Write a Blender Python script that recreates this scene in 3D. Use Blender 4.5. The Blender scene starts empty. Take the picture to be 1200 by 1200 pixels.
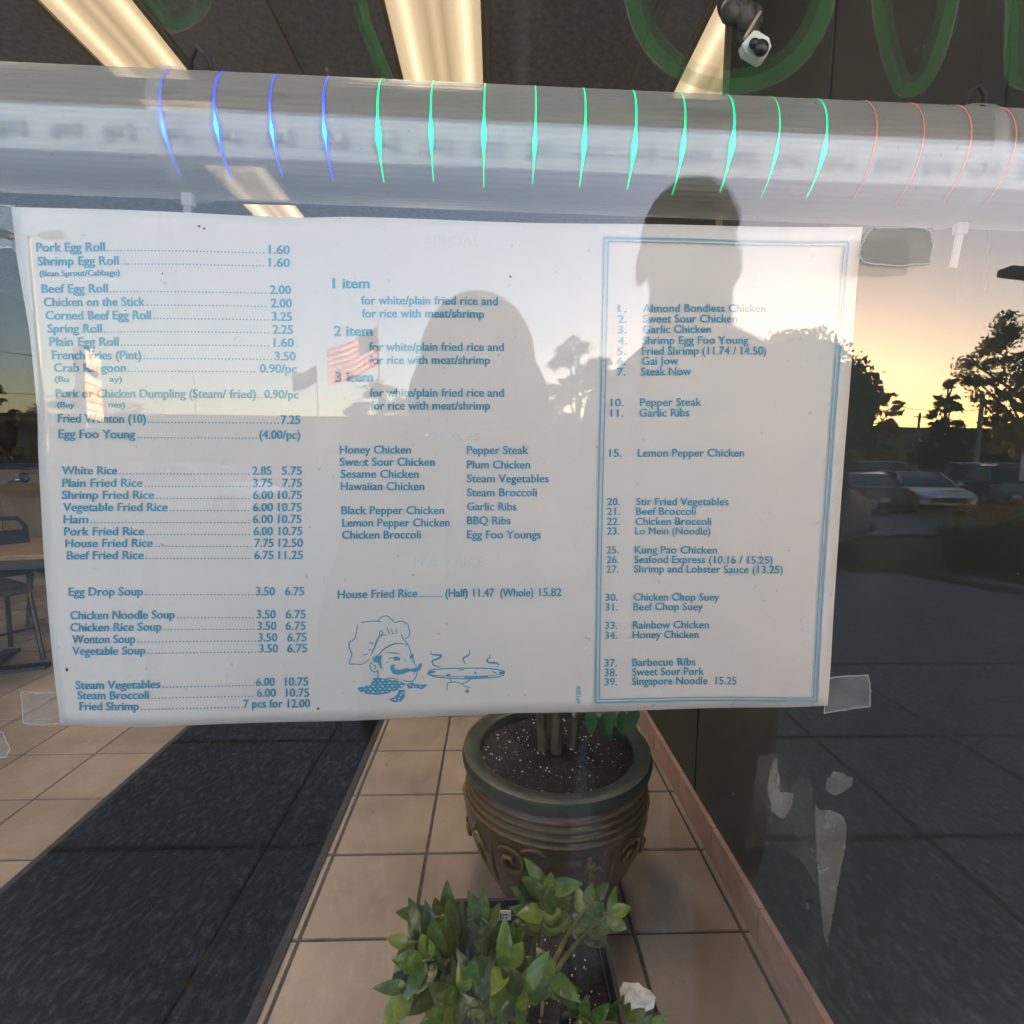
import bpy, bmesh, math, random
import numpy as np
from mathutils import Vector, Matrix

random.seed(7); rng = np.random.default_rng(7)
sc = bpy.context.scene
col = sc.collection
R = math.radians

# ------------------------------------------------------------------ camera
FPX = 610.0                       # focal length in pixels of the 1200 px photograph
CAM = Vector((0.0, -0.235, 1.30))
YAW, PITCH, ROLL = R(1.88), R(5.99), R(0.5)
Fw = Vector((math.sin(YAW)*math.cos(PITCH), math.cos(YAW)*math.cos(PITCH), -math.sin(PITCH)))
r0 = Vector((math.cos(YAW), -math.sin(YAW), 0.0)); u0 = r0.cross(Fw)
Rt = r0*math.cos(ROLL) + u0*math.sin(ROLL); Up = u0*math.cos(ROLL) - r0*math.sin(ROLL)
cd = bpy.data.cameras.new('camera'); cam = bpy.data.objects.new('camera', cd); col.objects.link(cam)
cd.sensor_width = 36.0; cd.lens = FPX/1200*36; cd.clip_start = 0.01; cd.clip_end = 3000
m = Matrix((Rt, Up, -Fw)).transposed().to_4x4(); m.translation = CAM
cam.matrix_world = m
sc.camera = cam

def ray(px, py):
    return Fw + Rt*((px-600)/FPX) - Up*((py-600)/FPX)
def at_y(px, py, y):
    d = ray(px, py); return CAM + d*((y-CAM.y)/d.y)
def at_z(px, py, z):
    d = ray(px, py); return CAM + d*((z-CAM.z)/d.z)
def mir(px, py, dist):
    """the outdoor point seen in the glass at that pixel, dist metres in front of the glass"""
    p = at_y(px, py, dist); return Vector((p.x, -p.y, p.z))
def mir_z(px, py, z):
    p = at_z(px, py, z); return Vector((p.x, -p.y, p.z))

# ------------------------------------------------------------------ sky, sun, exposure
SUN_AZ, SUN_EL = R(31.5), R(5.0)
S = Vector((math.sin(SUN_AZ)*math.cos(SUN_EL), -math.cos(SUN_AZ)*math.cos(SUN_EL), math.sin(SUN_EL)))
w = bpy.data.worlds.new('World'); sc.world = w; w.use_nodes = True
nt = w.node_tree; bg = nt.nodes['Background']
sky = nt.nodes.new('ShaderNodeTexSky'); sky.sky_type = 'NISHITA'; sky.sun_disc = False
sky.sun_elevation = SUN_EL; sky.sun_rotation = math.pi - SUN_AZ
sky.air_density = 1.15; sky.dust_density = 0.62; sky.ozone_density = 2.0
nt.links.new(sky.outputs[0], bg.inputs[0]); bg.inputs[1].default_value = 0.12
ld = bpy.data.lights.new('sun', 'SUN'); ld.energy = 4.5; ld.angle = R(0.55); ld.color = (1.0, 0.66, 0.30)
sun = bpy.data.objects.new('sun', ld); col.objects.link(sun)
sun.rotation_euler = (-S).to_track_quat('-Z', 'Y').to_euler()
sc.view_settings.view_transform = 'Standard'; sc.view_settings.look = 'None'
sc.view_settings.exposure = 4.05; sc.view_settings.gamma = 1.0
sc.view_settings.use_curve_mapping = False
sc.cycles.use_denoising = True
sc.cycles.max_bounces = 8; sc.cycles.transparent_max_bounces = 16
sc.cycles.use_adaptive_sampling = True; sc.cycles.adaptive_threshold = 0.025
sc.cycles.sample_clamp_indirect = 6.0

# ------------------------------------------------------------------ helpers
class MB:
    def __init__(s): s.v = []; s.f = []
    def add(s, vs, fs):
        o = len(s.v); s.v += [tuple(v) for v in vs]; s.f += [tuple(i+o for i in f) for f in fs]; return s
    def box(s, c, d, rot=None):
        c = Vector(c); h = [x/2 for x in d]
        vs = [Vector((sx*h[0], sy*h[1], sz*h[2])) for sz in (-1,1) for sy in (-1,1) for sx in (-1,1)]
        if rot is not None: vs = [rot @ v for v in vs]
        return s.add([v+c for v in vs], [(0,2,3,1),(4,5,7,6),(0,1,5,4),(2,6,7,3),(0,4,6,2),(1,3,7,5)])
    def tube(s, pts, rad, n=8, cap=True):
        pts = [Vector(p) for p in pts]
        if not hasattr(rad, '__len__'): rad = [rad]*len(pts)
        o = len(s.v); ref = None
        for i, p in enumerate(pts):
            t = (pts[min(i+1, len(pts)-1)] - pts[max(i-1, 0)]).normalized()
            if ref is None:
                ref = t.orthogonal().normalized()
            ref = (ref - t*ref.dot(t)).normalized(); b = t.cross(ref)
            for k in range(n):
                a = 2*math.pi*k/n
                s.v.append(tuple(p + (ref*math.cos(a) + b*math.sin(a))*rad[i]))
        for i in range(len(pts)-1):
            for k in range(n):
                a = o+i*n+k; b_ = o+i*n+(k+1) % n
                s.f.append((a, b_, b_+n, a+n))
        if cap:
            s.f.append(tuple(o+k for k in reversed(range(n))))
            s.f.append(tuple(o+(len(pts)-1)*n+k for k in range(n)))
        return s
    def lathe(s, prof, n=24, c=(0,0,0), axis='z'):
        o = len(s.v); c = Vector(c)
        for (r, z) in prof:
            for k in range(n):
                a = 2*math.pi*k/n
                p = (r*math.cos(a), r*math.sin(a), z)
                if axis == 'y': p = (p[0], p[2], p[1])
                if axis == 'x': p = (p[2], p[0], p[1])
                s.v.append(tuple(Vector(p)+c))
        for i in range(len(prof)-1):
            for k in range(n):
                a = o+i*n+k; b = o+i*n+(k+1) % n
                s.f.append((a, b, b+n, a+n))
        return s
    def ellipsoid(s, c, r, n=16, mth=10, rot=None):
        c = Vector(c); o = len(s.v)
        for i in range(mth+1):
            th = math.pi*i/mth
            for k in range(n):
                a = 2*math.pi*k/n
                v = Vector((r[0]*math.sin(th)*math.cos(a), r[1]*math.sin(th)*math.sin(a), r[2]*math.cos(th)))
                if rot is not None: v = rot @ v
                s.v.append(tuple(c+v))
        for i in range(mth):
            for k in range(n):
                a = o+i*n+k; b = o+i*n+(k+1) % n
                s.f.append((a, a+n, b+n, b))
        return s
    def capsule(s, a, ra, b, rb, n=12):
        a = Vector(a); b = Vector(b); t = (b-a); L = t.length; t = t/L
        pts = []; rad = []
        for k in range(5):
            th = math.pi/2*(1-k/4); pts.append(a - t*ra*math.sin(th)); rad.append(max(ra*math.cos(th), 1e-4))
        for k in range(5):
            th = math.pi/2*k/4; pts.append(b + t*rb*math.sin(th)); rad.append(max(rb*math.cos(th), 1e-4))
        return s.tube(pts, rad, n)
    def prism(s, poly, y0, y1, fn=None):
        """poly of (x,z) extruded in y"""
        n = len(poly); vs = [(x, y0, z) for x, z in poly] + [(x, y1, z) for x, z in poly]
        if fn: vs = [fn(v) for v in vs]
        fs = [tuple(range(n)), tuple(range(2*n-1, n-1, -1))]
        fs += [(i, i+n, (i+1) % n + n, (i+1) % n) for i in range(n)]
        return s.add(vs, fs)
    def mesh(s, name, smooth=False):
        me = bpy.data.meshes.new(name); me.from_pydata(s.v, [], s.f)
        bm = bmesh.new(); bm.from_mesh(me); bmesh.ops.remove_doubles(bm, verts=bm.verts, dist=1e-6)
        bmesh.ops.recalc_face_normals(bm, faces=bm.faces); bm.to_mesh(me); bm.free()
        if smooth:
            me.polygons.foreach_set('use_smooth', [True]*len(me.polygons))
            if smooth is not True: me.set_sharp_from_angle(angle=R(smooth))
        return me
    def build(s, name, mat, parent=None, smooth=False, bevel=0, raw=False):
        if raw:
            me = bpy.data.meshes.new(name); me.from_pydata(s.v, [], s.f)
            if smooth: me.polygons.foreach_set('use_smooth', [True]*len(me.polygons))
        else:
            me = s.mesh(name, smooth)
        return link(name, me, mat, parent, bevel)

def link(name, me, mat, parent=None, bevel=0):
    o = bpy.data.objects.new(name, me); col.objects.link(o)
    if mat is not None and not me.materials: me.materials.append(mat)
    if parent is not None: o.parent = parent
    if bevel:
        b = o.modifiers.new('bevel', 'BEVEL'); b.width = bevel; b.segments = 2; b.limit_method = 'ANGLE'; b.angle_limit = R(35)
        me.polygons.foreach_set('use_smooth', [True]*len(me.polygons)); me.set_sharp_from_angle(angle=R(40))
    return o
def tag(o, label, cat, group=None):
    o['label'] = label; o['category'] = cat
    if group: o['group'] = group
    return o
def struct(o): o['kind'] = 'structure'; return o
def stuff(o): o['kind'] = 'stuff'; return o
def empty(name, loc=(0,0,0), rz=0.0):
    o = bpy.data.objects.new(name, None); col.objects.link(o); o.location = loc; o.rotation_euler = (0,0,rz)
    o.empty_display_size = 0.1; return o

# ------------------------------------------------------------------ materials
def mat(name, color=(.5,.5,.5), rough=.6, metal=0.0, spec=.5, noise=None, bump=None, emit=None, var=0.0, coat=0.0, trans=0.0, world=False):
    """noise=(scale, amount[, second colour]); bump=(scale, strength); var = brightness change per object"""
    M = bpy.data.materials.new(name); M.use_nodes = True; n = M.node_tree.nodes; l = M.node_tree.links
    b = n['Principled BSDF']; b.inputs['Base Color'].default_value = (*color, 1); b.inputs['Roughness'].default_value = rough
    b.inputs['Metallic'].default_value = metal; b.inputs['Specular IOR Level'].default_value = spec
    if coat: b.inputs['Coat Weight'].default_value = coat; b.inputs['Coat Roughness'].default_value = .05
    src = n.new('ShaderNodeNewGeometry').outputs['Position'] if world else n.new('ShaderNodeTexCoord').outputs['Object']; out = None
    if noise:
        t = n.new('ShaderNodeTexNoise'); t.inputs['Scale'].default_value = noise[0]; t.inputs['Detail'].default_value = 6; t.inputs['Roughness'].default_value = .65
        l.new(src, t.inputs['Vector'])
        rp = n.new('ShaderNodeValToRGB'); lo_, hi_ = noise[3] if len(noise) > 3 else (.32, .68); rp.color_ramp.elements[0].position = lo_; rp.color_ramp.elements[1].position = hi_
        c2 = noise[2] if len(noise) > 2 else tuple(c*(1-noise[1]) for c in color)
        rp.color_ramp.elements[0].color = (*c2, 1); rp.color_ramp.elements[1].color = (*[min(1, c*(1+noise[1]*.4)) for c in color], 1)
        l.new(t.outputs['Fac'], rp.inputs[0]); out = rp.outputs[0]
    if var:
        oi = n.new('ShaderNodeObjectInfo'); hs = n.new('ShaderNodeHueSaturation')
        mr = n.new('ShaderNodeMapRange'); mr.inputs[3].default_value = 1-var; mr.inputs[4].default_value = 1+var
        l.new(oi.outputs['Random'], mr.inputs[0]); l.new(mr.outputs[0], hs.inputs['Value'])
        if out: l.new(out, hs.inputs['Color'])
        else: hs.inputs['Color'].default_value = (*color, 1)
        out = hs.outputs[0]
    if out: l.new(out, b.inputs['Base Color'])
    if bump:
        t2 = n.new('ShaderNodeTexNoise'); t2.inputs['Scale'].default_value = bump[0]; t2.inputs['Detail'].default_value = 5
        l.new(src, t2.inputs['Vector'])
        bp = n.new('ShaderNodeBump'); bp.inputs['Strength'].default_value = bump[1]; bp.inputs['Distance'].default_value = .01
        l.new(t2.outputs['Fac'], bp.inputs['Height']); l.new(bp.outputs[0], b.inputs['Normal'])
    if emit:
        b.inputs['Emission Color'].default_value = (*emit[0], 1); b.inputs['Emission Strength'].default_value = emit[1]
    if trans:
        tr = n.new('ShaderNodeBsdfTranslucent')
        if out: l.new(out, tr.inputs[0])
        else: tr.inputs[0].default_value = (*color, 1)
        mx = n.new('ShaderNodeMixShader'); mx.inputs[0].default_value = trans
        l.new(b.outputs[0], mx.inputs[1]); l.new(tr.outputs[0], mx.inputs[2]); l.new(mx.outputs[0], n['Material Output'].inputs[0])
    return M

def film(name, color, opacity, rough=.3, noise=None, gloss=.0):
    """see-through sheet: transparent mixed with a scattering surface"""
    M = bpy.data.materials.new(name); M.use_nodes = True; n = M.node_tree.nodes; l = M.node_tree.links
    b = n['Principled BSDF']; b.inputs['Base Color'].default_value = (*color, 1); b.inputs['Roughness'].default_value = rough
    tr = n.new('ShaderNodeBsdfTranslucent'); tr.inputs[0].default_value = (*color, 1)
    m1 = n.new('ShaderNodeMixShader'); m1.inputs[0].default_value = .4
    l.new(b.outputs[0], m1.inputs[1]); l.new(tr.outputs[0], m1.inputs[2])
    tp = n.new('ShaderNodeBsdfTransparent'); m2 = n.new('ShaderNodeMixShader'); m2.inputs[0].default_value = opacity
    l.new(tp.outputs[0], m2.inputs[1]); l.new(m1.outputs[0], m2.inputs[2])
    if noise:
        tc = n.new('ShaderNodeTexCoord'); t = n.new('ShaderNodeTexNoise'); t.inputs['Scale'].default_value = noise[0]; t.inputs['Detail'].default_value = 5
        l.new(tc.outputs['Object'], t.inputs['Vector'])
        mr = n.new('ShaderNodeMapRange'); mr.inputs[1].default_value = .35; mr.inputs[2].default_value = .7
        mr.inputs[3].default_value = max(0, opacity-noise[1]); mr.inputs[4].default_value = min(1, opacity+noise[1])
        l.new(t.outputs['Fac'], mr.inputs[0]); l.new(mr.outputs[0], m2.inputs[0])
    l.new(m2.outputs[0], n['Material Output'].inputs[0])
    return M

def glass_pane_mat(name, r0v, dirt=True):
    """window glass: mirror reflection by angle over clear transmission, with a thin film of dust and smears"""
    M = bpy.data.materials.new(name); M.use_nodes = True; n = M.node_tree.nodes; l = M.node_tree.links
    n.remove(n['Principled BSDF'])
    lw = n.new('ShaderNodeLayerWeight'); lw.inputs[0].default_value = .5
    pw = n.new('ShaderNodeMath'); pw.operation = 'POWER'; pw.inputs[1].default_value = 5
    l.new(lw.outputs['Facing'], pw.inputs[0])
    mr = n.new('ShaderNodeMapRange'); mr.inputs[3].default_value = r0v; mr.inputs[4].default_value = 1
    l.new(pw.outputs[0], mr.inputs[0])
    tp = n.new('ShaderNodeBsdfTransparent'); tp.inputs[0].default_value = (.985, .968, .980, 1)
    gl = n.new('ShaderNodeBsdfGlossy'); gl.inputs['Roughness'].default_value = 0; gl.inputs[0].default_value = (1.0, .91, .985, 1)   # coated glass mirrors a little violet
    mx = n.new('ShaderNodeMixShader'); l.new(mr.outputs[0], mx.inputs[0]); l.new(tp.outputs[0], mx.inputs[1]); l.new(gl.outputs[0], mx.inputs[2])
    last = mx
    if dirt:
        tc = n.new('ShaderNodeTexCoord')
        t = n.new('ShaderNodeTexNoise'); t.inputs['Scale'].default_value = 9; t.inputs['Detail'].default_value = 9; t.inputs['Roughness'].default_value = .7; t.inputs['Distortion'].default_value = .6
        l.new(tc.outputs['Object'], t.inputs['Vector'])
        m3 = n.new('ShaderNodeMapRange'); m3.inputs[1].default_value = .5; m3.inputs[2].default_value = .85; m3.inputs[3].default_value = .003; m3.inputs[4].default_value = .020
        l.new(t.outputs['Fac'], m3.inputs[0])
        t2 = n.new('ShaderNodeTexNoise'); t2.inputs['Scale'].default_value = 260; t2.inputs['Detail'].default_value = 2
        l.new(tc.outputs['Object'], t2.inputs['Vector'])
        m4 = n.new('ShaderNodeMapRange'); m4.inputs[1].default_value = .72; m4.inputs[2].default_value = .80; m4.inputs[3].default_value = 0; m4.inputs[4].default_value = .22
        l.new(t2.outputs['Fac'], m4.inputs[0])
        # streaks left by wiping
        mp = n.new('ShaderNodeMapping'); mp.inputs['Scale'].default_value = (90, 1, 7); mp.inputs['Rotation'].default_value = (0, R(28), 0)
        l.new(tc.outputs['Object'], mp.inputs[0])
        t3 = n.new('ShaderNodeTexNoise'); t3.inputs['Scale'].default_value = 1; t3.inputs['Detail'].default_value = 4; l.new(mp.outputs[0], t3.inputs['Vector'])
        m5 = n.new('ShaderNodeMapRange'); m5.inputs[1].default_value = .60; m5.inputs[2].default_value = .80; m5.inputs[3].default_value = 0; m5.inputs[4].default_value = .028
        l.new(t3.outputs['Fac'], m5.inputs[0])
        a1 = n.new('ShaderNodeMath'); a1.operation = 'ADD'; l.new(m3.outputs[0], a1.inputs[0]); l.new(m4.outputs[0], a1.inputs[1])
        a2 = n.new('ShaderNodeMath'); a2.operation = 'ADD'; l.new(a1.outputs[0], a2.inputs[0]); l.new(m5.outputs[0], a2.inputs[1])
        df = n.new('ShaderNodeBsdfDiffuse'); df.inputs[0].default_value = (.6, .6, .57, 1)
        mx2 = n.new('ShaderNodeMixShader'); l.new(a2.outputs[0], mx2.inputs[0]); l.new(mx.outputs[0], mx2.inputs[1]); l.new(df.outputs[0], mx2.inputs[2])
        last = mx2
    l.new(last.outputs[0], n['Material Output'].inputs[0])
    return M

M = {}
M['asphalt'] = mat('asphalt', (.17,.172,.178), .9, noise=(3.0, .35), bump=(60, .4))
M['concrete'] = mat('concrete', (.50,.51,.51), .85, noise=(50, .9, (.155,.163,.165), (.50,.68)), bump=(60, .6), var=.14, world=True)
M['concrete_joint'] = mat('concrete_joint', (.03,.03,.032), .95, noise=(30,.4))
M['kerb'] = mat('kerb', (.22,.22,.21), .85, noise=(25, .3), bump=(80,.3))
M['paint_line'] = mat('paint_line', (.6,.6,.56), .8, noise=(20, .5))
M['mulch'] = mat('mulch', (.05,.035,.025), .95, noise=(40,.6), bump=(60,.8))
M['grass'] = mat('grass', (.05,.08,.025), .9, noise=(2,.4))
M['tile'] = mat('floor_tile', (.262,.208,.162), .36, noise=(2.6, .34), bump=(90,.05), var=.10, world=True)
M['grout'] = mat('grout', (.05,.045,.042), .9, noise=(20,.3))
M['base_tile'] = mat('base_tile', (.42,.27,.23), .35, noise=(12,.25), var=.08)
M['door_mat'] = mat('door_mat', (.009,.0095,.011), .95, spec=.08, noise=(120,.6), bump=(220,.9))
M['mat_edge'] = mat('mat_edge', (.012,.012,.013), .7)
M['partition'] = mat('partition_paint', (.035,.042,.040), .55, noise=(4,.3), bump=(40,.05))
M['trim'] = mat('trim_wood', (.42,.33,.20), .5, noise=(15,.2))
M['ceil'] = mat('ceiling_panel', (.48,.475,.45), .95, noise=(30,.3), bump=(200,.4), var=.1)
M['tbar'] = mat('ceiling_bar', (.48,.43,.32), .5)
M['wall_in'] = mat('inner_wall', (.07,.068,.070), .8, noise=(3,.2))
M['beige'] = mat('beige_panel', (.19,.15,.10), .6, noise=(5,.2))
M['black_metal'] = mat('black_metal', (.016,.017,.019), .4)
M['chrome'] = mat('chrome', (.8,.8,.8), .15, metal=1)
M['wood_top'] = mat('table_wood', (.20,.13,.08), .45, noise=(10,.35))
M['alu'] = mat('aluminium_frame', (.30,.29,.27), .4, metal=.8)
M['stucco'] = mat('stucco', (.36,.32,.27), .9, noise=(6,.2), bump=(90,.5))
M['soffit'] = mat('soffit_board', (.22,.20,.16), .85, noise=(5,.25))
M['roof'] = mat('roof_felt', (.10,.10,.10), .9, noise=(5,.3))
M['glass'] = glass_pane_mat('window_glass', .0285)
M['paper'] = mat('paper', (.93,.885,.87), .75, noise=(6,.03), trans=.42)
M['print'] = mat('blue_print', (.085,.33,.49), .7, noise=(60,.12))
M['print_soft'] = mat('faint_print', (.80,.80,.785), .75)
M['rule'] = mat('blue_rule', (.17,.38,.52), .7)
M['soot'] = mat('speck', (.05,.05,.05), .8)
M['tape'] = film('clear_tape', (.55,.56,.57), .22, .25, noise=(60,.10))
M['tape_fog'] = film('fogged_tape', (.34,.33,.32), .30, .5, noise=(50,.07))
M['tape_edge'] = film('tape_edge', (.75,.75,.74), .55, .3)
M['vinyl'] = film('green_vinyl', (.025,.17,.035), .48, .6, noise=(18,.30))
M['vinyl_edge'] = film('vinyl_edge', (.40,.44,.34), .22, .5, noise=(40,.2))
M['vinyl_soft'] = film('green_vinyl_soft', (.025,.17,.035), .20, .6, noise=(18,.18))
M['tie'] = film('white_nylon', (.7,.7,.7), .42, .4)
M['leaf'] = mat('zz_leaf', (.070,.125,.022), .27, spec=.5, noise=(55,.55), bump=(70,.25), var=.45, trans=.15)
M['leaf_b'] = mat('zz_leaf_young', (.15,.20,.035), .25, noise=(55,.4), bump=(70,.2), var=.3, trans=.2)
M['leaf2'] = mat('floor_plant_leaf', (.05,.13,.04), .35, noise=(8,.3), var=.2, trans=.15)
M['stem'] = mat('plant_stem', (.16,.17,.06), .5, noise=(20,.3))
M['bark_in'] = mat('plant_trunk', (.10,.07,.045), .8, noise=(30,.4))
M['soil'] = mat('soil', (.013,.010,.008), .95, noise=(45,.7), bump=(90,1.0))
M['perlite'] = mat('perlite', (.75,.75,.73), .8)
M['pot_plastic'] = mat('black_plastic', (.013,.014,.018), .35)
M['sticker'] = mat('sticker', (.75,.75,.72), .6)
M['hair'] = mat('hair', (.020,.015,.011), .45, noise=(60,.5), bump=(160,.7))
M['skin'] = mat('skin', (.45,.29,.21), .5, noise=(20,.12))
M['skin2'] = mat('skin_light', (.46,.29,.21), .5, noise=(20,.12))
M['eye'] = mat('eye', (.7,.68,.65), .2)
M['shirt_dark'] = mat('dark_shirt', (.028,.030,.036), .9, noise=(90,.2), bump=(200,.3))
M['shorts_dark'] = mat('dark_shorts', (.030,.032,.033), .9, noise=(90,.2))
M['top_dark'] = mat('dark_top', (.030,.028,.032), .9, noise=(80,.2))
M['trouser'] = mat('pale_trousers', (.80,.78,.75), .9, noise=(60,.15), bump=(150,.3))
M['shoe'] = mat('shoe', (.04,.04,.045), .7)
M['phone'] = mat('phone_body', (.014,.014,.016), .25)
M['lens'] = mat('phone_lens', (.01,.01,.014), .05, coat=1)
M['bag'] = mat('plastic_bag', (.88,.88,.87), .45, trans=.6, bump=(30,.5))
M['tyre'] = mat('tyre', (.018,.018,.018), .85)
M['rim'] = mat('wheel_rim', (.45,.45,.46), .3, metal=.8)
M['carglass'] = mat('car_glass', (.015,.018,.020), .04, spec=.8)
M['tail'] = mat('tail_lamp', (.35,.02,.015), .2)
M['head'] = mat('head_lamp', (.65,.66,.68), .1)
M['plate'] = mat('number_plate', (.65,.66,.68), .5)
M['car_black'] = mat('car_trim', (.02,.02,.022), .5)
for k, c in dict(silver=(.74,.71,.66), navy=(.08,.115,.20), charcoal=(.09,.092,.098), white=(.72,.72,.70), red=(.25,.03,.025), tan=(.34,.29,.22)).items():
    M['car_'+k+'_paint'] = mat('car_paint_'+k, c, .3, metal=.25, coat=.8)
M['trunk'] = mat('bark', (.09,.07,.05), .9, noise=(6,.4), bump=(20,.8))
M['foliage'] = mat('foliage', (.12,.13,.05), .6, noise=(.6,.4), trans=.45)
M['foliage2'] = mat('foliage_dark', (.075,.095,.038), .6, noise=(.5,.4), trans=.4)
M['lily_leaf'] = mat('lily_leaf', (.11,.19,.06), .5, noise=(3,.3), trans=.4)
M['lily'] = mat('lily_bloom', (.75,.36,.06), .6, noise=(8,.2), trans=.3)
M['pole'] = mat('galvanised_pole', (.30,.29,.27), .5, metal=.4)
M['pole_dark'] = mat('bronze_pole', (.05,.045,.04), .5)
M['sign_face'] = mat('sign_face', (.82,.76,.60), .35, noise=(1.2,.35))
M['sign_face2'] = mat('sign_face_yellow', (.75,.60,.25), .35, noise=(1.5,.3))
M['flag_red'] = mat('flag_red', (.50,.05,.06), .8, trans=.4)
M['flag_white'] = mat('flag_white', (.75,.74,.72), .8, trans=.4)
M['flag_blue'] = mat('flag_blue', (.03,.04,.14), .8, trans=.3)
M['flag_dark'] = mat('flag_dark', (.03,.035,.06), .8, trans=.3)
M['store_wall'] = mat('store_wall', (.20,.18,.16), .9, noise=(.4,.2))
M['wire'] = mat('cable', (.02,.02,.02), .7)

# ================================================================== OUTDOORS
def gz(y):                         # height of the parking lot at distance y in front of the shop
    d = -y
    if d < 5.6: return -.14
    return -.14 - .42*min(1, (d-5.6)/13.0)
mb = MB(); ys = [400, 0, -5.2] + [-5.6-13.0*k/6 for k in range(7)] + [-40, -120, -900]
xs = [-900, -200, -60, -20, 0, 20, 60, 200, 900]
vs = [(x, y, gz(y)) for y in ys for x in xs]; n = len(xs)
mb.add(vs, [(j*n+i, j*n+i+1, (j+1)*n+i+1, (j+1)*n+i) for j in range(len(ys)-1) for i in range(n-1)])
struct(mb.build('parking_lot', M['asphalt']))

# sidewalk with separate slabs, kerb
EDGE = 5.45
sw = struct(MB().box((0, -EDGE/2+.0, -.075), (24, EDGE-.02, .12)).build('sidewalk', M['concrete_joint']))
def slab_mesh(dx, dy):
    b = .006; m_ = MB(); x, y = dx/2, dy/2
    m_.add([(-x,-y,-.02),(x,-y,-.02),(x,y,-.02),(-x,y,-.02),(-x+b,-y+b,0),(x-b,-y+b,0),(x-b,y-b,0),(-x+b,y-b,0)],
           [(4,5,6,7),(0,1,5,4),(1,2,6,5),(2,3,7,6),(3,0,4,7)])
    return m_.mesh('slab')
SX = [-12, -8, -5.6, -4.2, -2.9, -.76, .2, 1.5, 2.16, 3.6, 5.0, 7, 9.5, 12]
SY = [0.03, .74, 1.39, 2.04, 2.9, 4.1, EDGE-.05]
for i in range(len(SX)-1):
    for j in range(len(SY)-1):
        dx, dy = SX[i+1]-SX[i], SY[j+1]-SY[j]
        o = link('slab', slab_mesh(dx-.012, dy-.012), M['concrete'], sw)
        o.location = ((SX[i]+SX[i+1])/2, -(SY[j]+SY[j+1])/2, 0.004 + .002*random.random())
kb = struct(MB().box((0, -EDGE-.075, -.10), (24, .15, .205)).build('kerb', M['kerb'], bevel=.02))
# litter on the slabs
for k, (px, py, s) in enumerate([(362,978,.022),(236,1125,.03),(218,1158,.025),(966,982,.012),(545+30,990,.01)][:3]):
    p = mir_z(px, py, .008); a = random.random()*3
    lf = MB().add([Vector((math.cos(a)*u*s - math.sin(a)*v_*s*.4, math.sin(a)*u*s + math.cos(a)*v_*s*.4, h*.006)) for u, v_, h in ((-1,0,0),(0,1,.6),(1,0,1.3),(0,-1,.4))], [(0,1,2),(0,2,3)]).build('fallen_leaf', mat('dry_leaf', (.38,.24,.10), .8))
    lf.location = p
    tag(lf, ['curled dry leaf on the sidewalk slab near the dark mat edge', 'dry leaf lying in the sidewalk joint, upper of the two', 'dry leaf lying beside the sidewalk joint, lower of the two'][k], 'leaf')

# parking bays: painted lines as thin sheets
def line(p, q, wd):
    p = Vector(p); q = Vector(q); t = (q-p).normalized(); s_ = Vector((-t.y, t.x, 0))*wd/2
    N = 6; vs = []
    for k in range(N+1):
        c = p.lerp(q, k/N)
        for sg in (-1, 1):
            v_ = c + s_*sg; vs.append((v_.x, v_.y, gz(v_.y)+.004))
    o = MB().add(vs, [(2*k, 2*k+1, 2*k+3, 2*k+2) for k in range(N)]).build('bay_line', M['paint_line'])
    return struct(o)
for x in range(-24, 34, 3): line((x, -14.4, 0), (x-1.2, -19.4, 0), .11)
line((3.6, -6.75, 0), (9.5, -8.4, 0), .10)

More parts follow.
